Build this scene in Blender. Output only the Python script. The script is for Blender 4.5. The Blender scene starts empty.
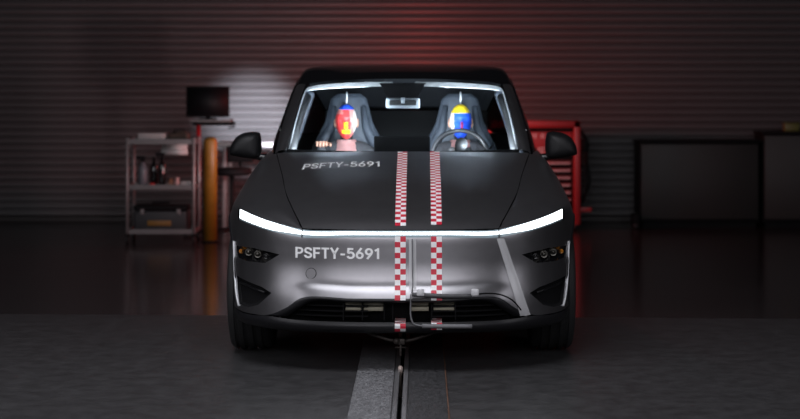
import bpy, bmesh, math, random
import numpy as np
from mathutils import Vector, Matrix
from mathutils.bvhtree import BVHTree

random.seed(7)
S = bpy.context.scene
C = S.collection
PI = math.pi

# ------------------------------------------------------------------ camera
FPX, VPX, VPY = 1863.0, 420.7, 77.0          # focal length and vanishing point for an 800x419 frame
CAM = Vector((0.107, -9.75, 1.55))
cd = bpy.data.cameras.new('camera')
cd.sensor_fit = 'HORIZONTAL'; cd.sensor_width = 36.0
cd.lens = FPX * 36.0 / 800.0
cd.shift_x = -(VPX - 400.0) / 800.0
cd.shift_y = -(209.5 - VPY) / 800.0
cd.clip_end = 200
cd.dof.use_dof = True; cd.dof.focus_distance = 9.95; cd.dof.aperture_fstop = 2.0
cam = bpy.data.objects.new('camera', cd); C.objects.link(cam)
cam.location = CAM; cam.rotation_euler = (PI / 2, 0, 0)
S.camera = cam

# ------------------------------------------------------------------ world, exposure
w = bpy.data.worlds.new('world'); S.world = w; w.use_nodes = True
bg = w.node_tree.nodes['Background']
bg.inputs[0].default_value = (0.75, 0.72, 0.85, 1); bg.inputs[1].default_value = 0.006
S.view_settings.view_transform = 'Standard'; S.view_settings.look = 'None'
S.view_settings.gamma = 1.0; S.view_settings.exposure = 0.0
S.view_settings.use_curve_mapping = False

# ------------------------------------------------------------------ lights of the lab and added fills
def aim(o, target):
    o.rotation_euler = (Vector(target) - o.location).to_track_quat('-Z', 'Y').to_euler()

def area(name, loc, target, sx, sy, power, col, spread=PI):
    l = bpy.data.lights.new(name, 'AREA'); l.shape = 'RECTANGLE'; l.size = sx; l.size_y = sy
    l.energy = power; l.color = col; l.spread = spread
    o = bpy.data.objects.new(name, l); C.objects.link(o); o.location = loc; aim(o, target); return o

def spot(name, loc, target, power, col, ang, blend, rad):
    l = bpy.data.lights.new(name, 'SPOT'); l.energy = power; l.color = col
    l.spot_size = math.radians(ang); l.spot_blend = blend; l.shadow_soft_size = rad
    o = bpy.data.objects.new(name, l); C.objects.link(o); o.location = loc; aim(o, target); return o

def point(name, loc, power, col, rad):
    l = bpy.data.lights.new(name, 'POINT'); l.energy = power; l.color = col; l.shadow_soft_size = rad
    o = bpy.data.objects.new(name, l); C.objects.link(o); o.location = loc; return o

area('overhead_softbox', (-0.7, -1.6, 4.3), (-0.3, -0.4, 0), 3.6, 2.0, 118, (0.93, 0.94, 1.0))
area('front_fill', (-0.3, -8.2, 3.2), (0, 0, 0.6), 8.0, 2.2, 190, (0.95, 0.94, 1.0))  # added fill that brightens the bumper face
area('left_fill', (-4.6, -2.2, 2.4), (-0.4, 0.4, 0.6), 3.2, 2.0, 36, (0.95, 0.94, 1.0))  # added fill for the dark bumper corners
area('right_fill', (4.8, -2.2, 2.2), (0.4, 0.4, 0.6), 2.4, 1.4, 18, (0.95, 0.94, 1.0))  # weaker added fill on the right side
spot('wall_spot', (-0.95, 7.2, 1.15), (-1.66, 10.1, 1.06), 1400, (0.84, 0.88, 1.0), 24, 1.0, 0.08)
spot('wall_wash', (-1.0, 7.0, 0.8), (-2.3, 10.1, 1.7), 40, (1.0, 0.80, 0.82), 120, 1.0, 0.10)
point('red_lamp', (0.10, 8.5, 1.32), 72, (1.0, 0.09, 0.07), 0.12)
point('red_side_lamp', (-0.75, 6.6, 0.6), 22, (1.0, 0.32, 0.32), 0.10)
for sx in (-1, 1):
    area('pillar_fill', (sx * 0.52, 1.60, 1.04), (sx * 0.60, 2.2, 1.54), 0.16, 0.04, 9.0, (0.80, 0.90, 1.0), math.radians(105))  # added uplight that brightens the pillar trim
    area('header_fill', (sx * 0.54, 1.84, 1.04), (sx * 0.36, 2.12, 1.50), 0.20, 0.04, 8.0, (0.80, 0.90, 1.0), math.radians(75))  # added uplight that brightens the header trim
    area('face_lamp', (sx * 0.11, 2.07, 1.12), (sx * 0.38, 2.66, 1.25), 0.10, 0.06, 5.5, (0.85, 0.92, 1.0), math.radians(110))

# ------------------------------------------------------------------ materials
MATS = {}
def mat(name, col, rough=0.5, metal=0.0, coat=0.0, emit=None, estr=0.0, spec=0.5,
        noise=None, bump=None, alpha=1.0):
    """noise=(scale, amount, stretch) colour wear; bump=(scale, strength)"""
    if name in MATS: return MATS[name]
    m = bpy.data.materials.new(name); m.use_nodes = True
    nt = m.node_tree; b = nt.nodes['Principled BSDF']
    b.inputs['Base Color'].default_value = (*col, 1)
    b.inputs['Roughness'].default_value = rough
    b.inputs['Metallic'].default_value = metal
    b.inputs['Specular IOR Level'].default_value = spec
    b.inputs['Coat Weight'].default_value = coat
    b.inputs['Coat Roughness'].default_value = 0.08
    b.inputs['Alpha'].default_value = alpha
    if emit:
        b.inputs['Emission Color'].default_value = (*emit, 1)
        b.inputs['Emission Strength'].default_value = estr
    tc = None
    if noise or bump:
        tc = nt.nodes.new('ShaderNodeTexCoord')
    if noise:
        mp = nt.nodes.new('ShaderNodeMapping'); nt.links.new(tc.outputs['Object'], mp.inputs[0])
        mp.inputs['Scale'].default_value = noise[2] if len(noise) > 2 else (1, 1, 1)
        n = nt.nodes.new('ShaderNodeTexNoise'); n.inputs['Scale'].default_value = noise[0]
        n.inputs['Detail'].default_value = 8; n.inputs['Roughness'].default_value = 0.65
        nt.links.new(mp.outputs[0], n.inputs['Vector'])
        r = nt.nodes.new('ShaderNodeMapRange'); r.inputs[1].default_value = 0.3; r.inputs[2].default_value = 0.7
        r.inputs[3].default_value = 1 - noise[1]; r.inputs[4].default_value = 1 + noise[1]
        nt.links.new(n.outputs[0], r.inputs[0])
        x = nt.nodes.new('ShaderNodeMix'); x.data_type = 'RGBA'; x.blend_type = 'MULTIPLY'
        x.inputs[0].default_value = 1.0; x.inputs[6].default_value = (*col, 1)
        nt.links.new(r.outputs[0], x.inputs[7]); nt.links.new(x.outputs[2], b.inputs['Base Color'])
        r2 = nt.nodes.new('ShaderNodeMapRange'); r2.inputs[1].default_value = 0.3; r2.inputs[2].default_value = 0.7
        r2.inputs[3].default_value = max(0.02, rough * (1 - noise[1] * 0.5)); r2.inputs[4].default_value = min(1, rough * (1 + noise[1] * 0.5))
        nt.links.new(n.outputs[0], r2.inputs[0]); nt.links.new(r2.outputs[0], b.inputs['Roughness'])
    if bump:
        n = nt.nodes.new('ShaderNodeTexNoise'); n.inputs['Scale'].default_value = bump[0]; n.inputs['Detail'].default_value = 6
        nt.links.new(tc.outputs['Object'], n.inputs['Vector'])
        bp = nt.nodes.new('ShaderNodeBump'); bp.inputs['Strength'].default_value = bump[1]; bp.inputs['Distance'].default_value = 0.01
        nt.links.new(n.outputs[0], bp.inputs['Height']); nt.links.new(bp.outputs[0], b.inputs['Normal'])
    MATS[name] = m
    return m

def glass(name, tint, gloss_rough=0.02, refl=1.0):
    if name in MATS: return MATS[name]
    m = bpy.data.materials.new(name); m.use_nodes = True; nt = m.node_tree
    for n in list(nt.nodes): nt.nodes.remove(n)
    o = nt.nodes.new('ShaderNodeOutputMaterial'); t = nt.nodes.new('ShaderNodeBsdfTransparent')
    t.inputs[0].default_value = (*tint, 1)
    g = nt.nodes.new('ShaderNodeBsdfGlossy'); g.inputs['Roughness'].default_value = gloss_rough
    f = nt.nodes.new('ShaderNodeFresnel'); f.inputs[0].default_value = 1.45
    k = nt.nodes.new('ShaderNodeMath'); k.operation = 'MULTIPLY'; k.inputs[1].default_value = refl
    nt.links.new(f.outputs[0], k.inputs[0])
    x = nt.nodes.new('ShaderNodeMixShader')
    nt.links.new(k.outputs[0], x.inputs[0]); nt.links.new(t.outputs[0], x.inputs[1]); nt.links.new(g.outputs[0], x.inputs[2])
    nt.links.new(x.outputs[0], o.inputs[0]); MATS[name] = m; return m

PAINT = mat('grey_metallic_paint', (0.30, 0.295, 0.31), 0.34, 0.94, coat=0.15, noise=(9, 0.05))
BLACKG = mat('gloss_black', (0.006, 0.006, 0.007), 0.12, coat=0.3)
PLASTIC = mat('black_plastic', (0.012, 0.012, 0.014), 0.36, spec=0.42, bump=(220, 0.05))
DARK = mat('matt_black', (0.006, 0.006, 0.007), 0.75, spec=0.2)
RUBBER = mat('tyre_rubber', (0.018, 0.018, 0.019), 0.7, bump=(120, 0.15))
ALLOY = mat('dark_alloy', (0.10, 0.10, 0.11), 0.3, 0.9)
LED = mat('light_bar_glow', (0.8, 0.8, 0.8), 0.3, emit=(0.93, 0.98, 1.0), estr=4.5)
LEDD = mat('light_bar_lens', (0.30, 0.38, 0.42), 0.15, coat=0.5)
WHITE = mat('white_vinyl', (0.93, 0.93, 0.94), 0.45)
RED = mat('red_vinyl', (0.62, 0.02, 0.05), 0.45)
WINDS = glass('windshield_glass', (0.86, 0.92, 0.95), 0.03, 0.55)
SIDEG = glass('side_glass', (0.10, 0.11, 0.12), 0.03, 0.8)
CLEART = mat('clear_tape', (0.74, 0.74, 0.76), 0.22, alpha=0.68)
CABLEM = mat('grey_cable', (0.16, 0.16, 0.17), 0.45)
SLEEVE = mat('grey_sleeve', (0.17, 0.17, 0.18), 0.5)
SEATM = mat('dark_upholstery', (0.058, 0.07, 0.09), 0.55, bump=(90, 0.08))
TRIMW = mat('pale_headliner', (0.62, 0.64, 0.66), 0.8)
DASHM = mat('dark_dash', (0.015, 0.015, 0.016), 0.6)
AMBER = mat('amber_lamp', (0.34, 0.12, 0.012), 0.25, emit=(1.0, 0.42, 0.05), estr=0.05)
CHROME = mat('lamp_reflector', (0.10, 0.095, 0.085), 0.30, 0.9)

# ------------------------------------------------------------------ mesh helpers
def obj(name, bm, m, parent=None, smooth=True, loc=None):
    me = bpy.data.meshes.new(name)
    bm.normal_update(); bm.to_mesh(me); bm.free()
    for mm in (m if isinstance(m, (list, tuple)) else [m]): me.materials.append(mm)
    if smooth: me.polygons.foreach_set('use_smooth', [True] * len(me.polygons))
    o = bpy.data.objects.new(name, me); C.objects.link(o)
    if parent: o.parent = parent
    if loc: o.location = loc
    return o

def sharp(o, deg=35):
    me = o.data
    try: me.set_sharp_from_angle(angle=math.radians(deg))
    except Exception: pass
    return o

def tag(o, label, cat=None, group=None, kind=None):
    o['label'] = label
    if cat: o['category'] = cat
    if group: o['group'] = group
    if kind: o['kind'] = kind
    return o

def struct(o, label=None):
    o['kind'] = 'structure'
    if label: o['label'] = label
    return o

def thing(name, label, cat, loc=(0, 0, 0), rz=0, group=None):
    o = bpy.data.objects.new(name, None); C.objects.link(o); o.empty_display_size = 0.1
    o.location = loc; o.rotation_euler = (0, 0, rz)
    return tag(o, label, cat, group)

def box(bm, c, s, rot=None, bev=0.0, seg=2):
    r = bmesh.ops.create_cube(bm, size=1.0)['verts']
    for v in r: v.co = Vector((v.co.x * s[0], v.co.y * s[1], v.co.z * s[2]))
    if bev > 0:
        es = list({e for v in r for e in v.link_edges})
        rr = bmesh.ops.bevel(bm, geom=es, offset=bev, segments=seg, affect='EDGES', profile=0.5)
        r = list({v for f in rr['faces'] for v in f.verts} | {v for v in r if v.is_valid})
    M = Matrix.Translation(c) @ (rot.to_matrix().to_4x4() if rot is not None else Matrix())
    for v in r: v.co = M @ v.co
    return r

def sweep(bm, pts, r, n=10, cap=True, close=False):
    pts = [Vector(p) for p in pts]; rs = r if isinstance(r, (list, tuple)) else [r] * len(pts)
    rings = []; up = Vector((0, 0, 1)); k = len(pts)
    prev = None
    for i, p in enumerate(pts):
        if close: t = pts[(i + 1) % k] - pts[i - 1]
        else: t = pts[min(i + 1, k - 1)] - pts[max(i - 1, 0)]
        t.normalize()
        if prev is None:
            a = t.cross(up)
            if a.length < 1e-3: a = t.cross(Vector((1, 0, 0)))
        else:
            a = prev - t * prev.dot(t)
        a.normalize(); prev = a; b = t.cross(a)
        rings.append([bm.verts.new(p + (a * math.cos(2 * PI * j / n) + b * math.sin(2 * PI * j / n)) * rs[i]) for j in range(n)])
    for i in range(k if close else k - 1):
        A, B = rings[i], rings[(i + 1) % k]
        for j in range(n): bm.faces.new((A[j], A[(j + 1) % n], B[(j + 1) % n], B[j]))
    if cap and not close:
        bm.faces.new(rings[0][::-1]); bm.faces.new(rings[-1])
    return rings

def lathe(bm, prof, n=24, axis='Z', cap=True, c=(0, 0, 0)):
    """prof = [(r, h)]"""
    rings = []; c = Vector(c)
    for r, h in prof:
        ring = []
        for j in range(n):
            a = 2 * PI * j / n; u, v = r * math.cos(a), r * math.sin(a)
            p = {'Z': (u, v, h), 'X': (h, u, v), 'Y': (u, h, v)}[axis]
            ring.append(bm.verts.new(c + Vector(p)))
        rings.append(ring)
    for A, B in zip(rings, rings[1:]):
        for j in range(n): bm.faces.new((A[j], A[(j + 1) % n], B[(j + 1) % n], B[j]))
    if cap:
        bm.faces.new(rings[0][::-1]); bm.faces.new(rings[-1])
    bmesh.ops.recalc_face_normals(bm, faces=bm.faces)

def prism(bm, poly, axis_vec):
    """extrude a closed 3D polygon along a vector"""
    a = [bm.verts.new(p) for p in poly]; b = [bm.verts.new(Vector(p) + Vector(axis_vec)) for p in poly]
    n = len(a)
    bm.faces.new(a); bm.faces.new(b[::-1])
    for i in range(n): bm.faces.new((a[i], b[i], b[(i + 1) % n], a[(i + 1) % n]))
    bmesh.ops.recalc_face_normals(bm, faces=bm.faces)

def crom(P, t, sub):
    """cubic hermite through P (k,3) with parameters t, sub samples per interval"""
    P = np.asarray(P, float); t = np.asarray(t, float); k = len(P)
    if k == 2:
        s = np.linspace(0, 1, sub + 1)[:, None]; return P[0] * (1 - s) + P[1] * s
    h = np.diff(t); d = (P[1:] - P[:-1]) / h[:, None]
    m = np.zeros_like(P)
    m[1:-1] = (d[:-1] * h[1:, None] + d[1:] * h[:-1, None]) / (h[:-1] + h[1:])[:, None]
    m[0] = 1.5 * d[0] - 0.5 * m[1]; m[-1] = 1.5 * d[-1] - 0.5 * m[-2]
    out = []
    for i in range(k - 1):
        s = np.linspace(0, 1, sub, endpoint=False)[:, None]
        h00 = 2 * s**3 - 3 * s**2 + 1; h10 = s**3 - 2 * s**2 + s; h01 = -2 * s**3 + 3 * s**2; h11 = s**3 - s**2
        out.append(h00 * P[i] + h10 * h[i] * m[i] + h01 * P[i + 1] + h11 * h[i] * m[i + 1])
    out.append(P[-1:]); return np.concatenate(out)

def chord(P):
    d = np.linalg.norm(np.diff(np.asarray(P, float), axis=0), axis=1)
    d = np.maximum(d, 1e-4) ** 0.75
    return np.concatenate([[0], np.cumsum(d)])

def curve3(P, sub=8): return crom(P, chord(P), sub)

def surf(G, su, sv):
    """G[r][c] control points -> fine array; su samples per column gap, sv per row gap"""
    rows = [crom(r, chord(r), su) for r in G]
    A = np.stack(rows)
    cols = [crom(A[:, j], chord(A[:, j]), sv) for j in range(A.shape[1])]
    return np.stack(cols, axis=1)

def grid_bm(F, mirror=False, center=(0, 2.4, 0.7), bm=None):
    bm = bm or bmesh.new()
    R, K, _ = F.shape; ctr = np.array(center)
    i, j = R // 2, K // 2
    nrm = np.zeros(3); acc = 0
    a = F[1:, :-1] - F[:-1, :-1]; b = F[:-1, 1:] - F[:-1, :-1]
    nn = np.cross(b, a); acc = np.sum(nn * (F[:-1, :-1] - ctr))
    flip = acc < 0
    for sgn in ((1, -1) if mirror else (1,)):
        V = [[bm.verts.new((F[r, k, 0] * sgn, F[r, k, 1], F[r, k, 2])) for k in range(K)] for r in range(R)]
        for r in range(R - 1):
            for k in range(K - 1):
                q = (V[r][k], V[r][k + 1], V[r + 1][k + 1], V[r + 1][k])
                if flip != (sgn < 0): q = q[::-1]
                bm.faces.new(q)
    bmesh.ops.remove_doubles(bm, verts=bm.verts, dist=2e-5)
    bmesh.ops.dissolve_degenerate(bm, edges=bm.edges, dist=1e-6)
    return bm

def inpoly(p, poly):
    x, y = p; ins = False; n = len(poly)
    for i in range(n):
        x1, y1 = poly[i]; x2, y2 = poly[(i + 1) % n]
        if (y1 > y) != (y2 > y) and x < (x2 - x1) * (y - y1) / (y2 - y1) + x1: ins = not ins
    return ins

def cut(bm, poly, axes, cond, margin=0.02):
    """cut a hole of outline poly given in the two axes out of a surface"""
    u, v = axes; wv = 3 - u - v
    lo = (min(p[0] for p in poly) - margin, min(p[1] for p in poly) - margin)
    hi = (max(p[0] for p in poly) + margin, max(p[1] for p in poly) + margin)
    def near():
        fs = []
        for f in bm.faces:
            c = f.calc_center_median()
            if lo[0] < c[u] < hi[0] and lo[1] < c[v] < hi[1] and cond(c): fs.append(f)
        return fs
    for i in range(len(poly)):
        a, b = poly[i], poly[(i + 1) % len(poly)]
        co = Vector((0, 0, 0)); co[u], co[v] = a
        no = Vector((0, 0, 0)); no[u] = b[1] - a[1]; no[v] = -(b[0] - a[0])
        if no.length < 1e-9: continue
        fs = near(); es = list({e for f in fs for e in f.edges}); vs = list({q for f in fs for q in f.verts})
        bmesh.ops.bisect_plane(bm, geom=fs + es + vs, dist=1e-6, plane_co=co, plane_no=no.normalized())
    kill = [f for f in near() if inpoly((f.calc_center_median()[u], f.calc_center_median()[v]), poly)]
    bmesh.ops.delete(bm, geom=kill, context='FACES')

def bvh_of(*arrs):
    vs, fs = [], []
    for F in arrs:
        R, K, _ = F.shape
        for sgn in (1, -1):
            o = len(vs)
            vs += [Vector((p[0] * sgn, p[1], p[2])) for p in F.reshape(-1, 3)]
            fs += [(o + r * K + k, o + r * K + k + 1, o + (r + 1) * K + k + 1, o + (r + 1) * K + k) for r in range(R - 1) for k in range(K - 1)]
    return BVHTree.FromPolygons(vs, fs)

def at(px, py, Y):
    """point of the photograph at a known distance Y behind the car's nose"""
    d = Y - CAM.y
    return Vector(((px - VPX) * d / FPX + CAM.x, Y, CAM.z - (py - VPY) * d / FPX))

def glyph(ch):
    """stroke centre lines of one letter in a box 1 high; returns (width, lines)"""
    l, r, t, b = 0.09, 0.52, 0.91, 0.09
    cv = lambda P_: [(p[0], p[1]) for p in curve3([(x, y, 0) for x, y in P_], 4)]
    G_ = {
     'P': (0.60, [[(l, 0), (l, 1)], [(l, t)] + cv([(0.30, t), (0.43, 0.88), (r, 0.78), (r, 0.62), (0.43, 0.50), (0.30, 0.46)]) + [(l, 0.46)]]),
     'S': (0.61, [cv([(r, 0.70), (0.48, 0.85), (0.31, t), (0.14, 0.85), (0.09, 0.71), (0.15, 0.57), (0.31, 0.50), (0.46, 0.43), (0.53, 0.28), (0.46, 0.14), (0.30, b), (0.13, 0.15), (0.08, 0.30)])]),
     'F': (0.55, [[(l, 0), (l, 1)], [(l, t), (0.55, t)], [(l, 0.49), (0.49, 0.49)]]),
     'T': (0.60, [[(0.0, t), (0.60, t)], [(0.30, 0), (0.30, 0.95)]]),
     'Y': (0.64, [[(0.05, 1.0), (0.32, 0.46)], [(0.59, 1.0), (0.32, 0.46)], [(0.32, 0.52), (0.32, 0)]]),
     '-': (0.44, [[(0.05, 0.40), (0.39, 0.40)]]),
     '5': (0.60, [[(0.51, t), (0.14, t)] + [(0.115, 0.50)], cv([(0.115, 0.50), (0.20, 0.57), (0.32, 0.60), (0.46, 0.53), (0.53, 0.35), (0.47, 0.16), (0.30, b), (0.14, 0.14), (0.08, 0.27)])]),
     '6': (0.61, [cv([(0.43, 1.0), (0.30, 0.78), (0.14, 0.54), (0.09, 0.33), (0.15, 0.16), (0.305, b), (0.46, 0.16), (0.52, 0.33), (0.46, 0.50), (0.305, 0.57), (0.16, 0.50)])]),
     '9': (0.61, [cv([(0.18, 0.0), (0.31, 0.22), (0.47, 0.46), (0.52, 0.67), (0.46, 0.84), (0.305, t), (0.15, 0.84), (0.09, 0.67), (0.15, 0.50), (0.305, 0.43), (0.45, 0.50)])]),
     '1': (0.42, [[(0.30, 0), (0.30, 1)], [(0.32, 0.90), (0.06, 0.74)]]),
     'N': (0.62, [[(l, 0), (l, 1)], [(0.53, 0), (0.53, 1)], [(0.11, 0.97), (0.51, 0.03)]]),
     'C': (0.60, [cv([(0.52, 0.70), (0.46, 0.86), (0.31, t), (0.15, 0.84), (0.09, 0.66), (0.09, 0.34), (0.15, 0.16), (0.31, b), (0.46, 0.14), (0.52, 0.30)])]),
     'V': (0.64, [[(0.05, 1.0), (0.32, 0.04)], [(0.59, 1.0), (0.32, 0.04)]]),
     'E': (0.56, [[(l, 0), (l, 1)], [(l, t), (0.55, t)], [(l, 0.5), (0.50, 0.5)], [(l, b), (0.55, b)]]),
     ' ': (0.40, []),
    }
    return G_[ch]

def text_mesh(txt, hw_=0.088):
    """letters as flat ribbons, normalised to the unit box"""
    bm = bmesh.new(); x = 0
    for ch in txt:
        w_, lines = glyph(ch)
        for ln in lines:
            P_ = [Vector((p[0], p[1])) for p in ln]
            k = len(P_); prev = None
            # keep straight strokes finely divided so that they follow a curved skin
            Q = [P_[0]]
            for a_, b_ in zip(P_, P_[1:]):
                m_ = max(1, int((b_ - a_).length / 0.12))
                Q += [a_.lerp(b_, i / m_) for i in range(1, m_ + 1)]
            for i, p in enumerate(Q):
                d0 = (Q[i] - Q[i - 1]).normalized() if i else None
                d1 = (Q[i + 1] - Q[i]).normalized() if i < len(Q) - 1 else None
                d = d0 or d1
                if d0 and d1: d = (d0 + d1).normalized()
                n = Vector((-d.y, d.x)); sc = 1.0
                if d0 and d1: sc = min(1.5, 1 / max(0.5, n.dot(Vector((-d1.y, d1.x)))))
                ring = [bm.verts.new((x + p.x + n.x * hw_ * sc * s_, p.y + n.y * hw_ * sc * s_, 0)) for s_ in (-1, 1)]
                if prev: bm.faces.new((prev[0], prev[1], ring[1], ring[0]))
                prev = ring
        x += w_ + 0.075
    xs = [v.co.x for v in bm.verts]; ys = [v.co.y for v in bm.verts]
    x0, x1, y0, y1 = min(xs), max(xs), min(ys), max(ys)
    for v in bm.verts: v.co = Vector(((v.co.x - x0) / (x1 - x0), (v.co.y - y0) / (y1 - y0), 0))
    return bm

# ================================================================== THE ROOM
YW = 10.15
wallm = mat('painted_shutter_steel', (0.105, 0.10, 0.102), 0.36, 0.0, noise=(1.6, 0.10, (0.4, 1, 1)))
backm = mat('shutter_backing', (0.04, 0.04, 0.04), 0.8)
bm = bmesh.new(); box(bm, (0, YW + 0.10, 2.75), (26, 0.10, 5.5))
wall = struct(obj('wall_back', bm, backm, smooth=False), 'wide steel roller shutter wall of horizontal slats behind the car')
PITCH = 0.077
bm = bmesh.new()
prof = []
for i in range(9):
    a = i / 8
    prof.append((-0.020 * math.sin(PI * a) ** 0.8, 0.006 + a * (PITCH - 0.022)))
prof += [(0.012, PITCH - 0.012), (0.012, PITCH - 0.002)]
L = [bm.verts.new((-13, p[0], p[1])) for p in prof]; Rr = [bm.verts.new((13, p[0], p[1])) for p in prof]
for i in range(len(prof) - 1): bm.faces.new((L[i], Rr[i], Rr[i + 1], L[i + 1]))
slat0 = obj('slat', bm, wallm, wall, loc=(0, YW, 0.06))
for k in range(1, 70):
    s = slat0.copy(); C.objects.link(s); s.parent = wall; s.location = (0, YW, 0.06 + k * PITCH)
bm = bmesh.new(); box(bm, (0, YW - 0.03, 0.03), (26, 0.06, 0.06), bev=0.006)
struct(obj('baseboard_back', bm, mat('kick_rail', (0.03, 0.025, 0.025), 0.5)), 'dark bottom rail of the shutter wall')

# floor: darker and smoother behind, lighter and rougher in front, slot along the middle
def edgeY(x): return 2.31 - 0.046 * x
def slab(x0, x1, f0, f1, z, h, bm, n=12):
    xs = [x0 + (x1 - x0) * i / n for i in range(n + 1)]
    T = [[bm.verts.new((x, f(x), z)) for x in xs] for f in (f0, f1)]
    B = [[bm.verts.new((x, f(x), z - h)) for x in xs] for f in (f0, f1)]
    for i in range(n):
        bm.faces.new((T[0][i], T[0][i + 1], T[1][i + 1], T[1][i])); bm.faces.new((B[1][i], B[1][i + 1], B[0][i + 1], B[0][i]))
        bm.faces.new((B[0][i], B[0][i + 1], T[0][i + 1], T[0][i])); bm.faces.new((T[1][i], T[1][i + 1], B[1][i + 1], B[1][i]))
    for i in (0, n): bm.faces.new((T[0][i], T[1][i], B[1][i], B[0][i]))
concm = mat('scuffed_concrete', (0.050, 0.049, 0.051), 0.38, noise=(9, 0.28, (1, 1.0, 1)), bump=(60, 0.10))
smoothm = mat('smooth_dark_floor', (0.026, 0.024, 0.025), 0.17, noise=(1.2, 0.15))
bm = bmesh.new()
for x0, x1 in ((-13, -0.026), (0.042, 13)): slab(x0, x1, lambda x: -10.5, edgeY, 0, 0.12, bm)
struct(obj('floor', bm, concm, smooth=False), 'scuffed grey concrete floor in front and under the car')
bm = bmesh.new()
for x0, x1 in ((-13, -0.026), (0.042, 13)): slab(x0, x1, edgeY, lambda x: YW + 0.1, 0, 0.12, bm)
struct(obj('floor_polished', bm, smoothm, smooth=False), 'polished near-black floor between the car and the shutter wall')

platem = mat('worn_steel_plate', (0.20, 0.20, 0.21), 0.5, 0.1, noise=(70, 0.85, (0.8, 1.0, 1)), bump=(160, 0.6))
darkplatem = mat('dark_plate', (0.045, 0.045, 0.048), 0.55, noise=(70, 0.85, (0.8, 1.0, 1)), bump=(160, 0.8))  # like the pale plate, with a darker base colour
railm = mat('rail_steel', (0.28, 0.28, 0.29), 0.38, 0.6, noise=(8, 0.3, (1, 0.2, 1)))
bm = bmesh.new(); box(bm, (-0.1285, -0.4, 0.004), (0.195, 17, 0.008), bev=0.002)
struct(obj('floor_plate', bm, platem), 'pale worn steel plate beside the floor slot')
bm = bmesh.new(); box(bm, (0.140, -0.4, 0.004), (0.186, 17, 0.008), bev=0.002)
struct(obj('floor_plate_dark', bm, darkplatem), 'dark plate strip beside the floor slot')
bm = bmesh.new(); box(bm, (0.2365, -0.4, 0.003), (0.006, 17, 0.006))
struct(obj('floor_line', bm, mat('orange_line', (0.16, 0.08, 0.05), 0.6)), 'thin orange line along the dark plate')
bm = bmesh.new(); box(bm, (0, -0.4, -0.155), (0.10, 20, 0.02))
for s in (-1, 1): box(bm, (0.008 + s * 0.045, -0.4, -0.08), (0.016, 20, 0.13))
ch = struct(obj('floor_slot', bm, DARK, smooth=False), 'black sunken tow slot in the floor')
for s in (-1, 1):
    bm = bmesh.new(); box(bm, (0.008 + s * 0.0225, -0.4, 0.000), (0.024, 17, 0.022), bev=0.003)
    obj('rail', bm, railm, ch)

# ================================================================== THE CAR
car = thing('electric_car', 'grey electric crossover car with checkered tape and light bar in the test lab', 'car')

def bow(x, wd=0.985, L=0.9): return L * (1 - math.sqrt(max(0, 1 - (x / wd) ** 3)))
XC = [0, 0.25, 0.522, 0.60, 0.70, 0.80, 0.885]
def frow(y0, zs, xs=None):
    xs = xs or XC
    return [(x, y0 + bow(x), z) for x, z in zip(xs, zs)]
YS = [0.66, 0.9, 1.25, 1.5, 2.62, 3.4, 3.8, 4.25, 4.6, 4.75]
def srow(xs, zs, dy=0):
    return [(x, y + (dy if y > 4.5 else 0), z) for x, y, z in zip(xs, YS, zs)]
rows = [
 # r3 lower edge of the painted skin
 frow(-0.028, [0.393, 0.393, 0.388, 0.335, 0.287, 0.279, 0.283]) + srow([0.945, 0.968, 0.968, 0.955, 0.945, 0.945, 0.958, 0.90, 0.74, 0], [0.31, 0.36, 0.36, 0.34, 0.34, 0.34, 0.36, 0.36, 0.36, 0.36], 0.0),
 frow(-0.010, [0.425, 0.425, 0.430, 0.410, 0.392, 0.385, 0.385]) + srow([0.95, 0.978, 0.976, 0.965, 0.958, 0.958, 0.968, 0.91, 0.76, 0], [0.40, 0.44, 0.44, 0.44, 0.44, 0.44, 0.44, 0.44, 0.44, 0.44], 0.02),
 frow(0.012, [0.458, 0.459, 0.472, 0.470, 0.463, 0.458, 0.452]) + srow([0.952, 0.982, 0.979, 0.97, 0.965, 0.965, 0.972, 0.915, 0.77, 0], [0.46, 0.50, 0.50, 0.50, 0.50, 0.50, 0.50, 0.50, 0.50, 0.50], 0.03),
 frow(0.030, [0.54, 0.54, 0.545, 0.55, 0.55, 0.55, 0.545]) + srow([0.953, 0.985, 0.981, 0.973, 0.970, 0.970, 0.976, 0.92, 0.775, 0], [0.55, 0.58, 0.58, 0.58, 0.58, 0.58, 0.58, 0.58, 0.58, 0.58], 0.035),
 frow(0.036, [0.63, 0.63, 0.628, 0.635, 0.642, 0.65, 0.655]) + srow([0.953, 0.986, 0.981, 0.975, 0.972, 0.972, 0.979, 0.925, 0.78, 0], [0.66, 0.67, 0.68, 0.69, 0.69, 0.69, 0.69, 0.68, 0.68, 0.68], 0.04),
 frow(0.039, [0.69, 0.69, 0.684, 0.696, 0.709, 0.729, 0.748]) + srow([0.949, 0.981, 0.978, 0.974, 0.971, 0.972, 0.979, 0.925, 0.78, 0], [0.752, 0.757, 0.765, 0.78, 0.78, 0.78, 0.78, 0.77, 0.77, 0.77], 0.04),
 frow(0.041, [0.706, 0.706, 0.701, 0.712, 0.727, 0.748, 0.767]) + srow([0.946, 0.975, 0.975, 0.97, 0.968, 0.97, 0.977, 0.922, 0.775, 0], [0.776, 0.787, 0.80, 0.82, 0.825, 0.825, 0.825, 0.82, 0.81, 0.81], 0.04),
 frow(0.052, [0.742, 0.742, 0.743, 0.757, 0.777, 0.803, 0.827]) + srow([0.933, 0.957, 0.965, 0.962, 0.96, 0.963, 0.970, 0.915, 0.77, 0], [0.834, 0.838, 0.855, 0.875, 0.885, 0.885, 0.885, 0.87, 0.86, 0.86], 0.04),
]
e = 0.004
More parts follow.
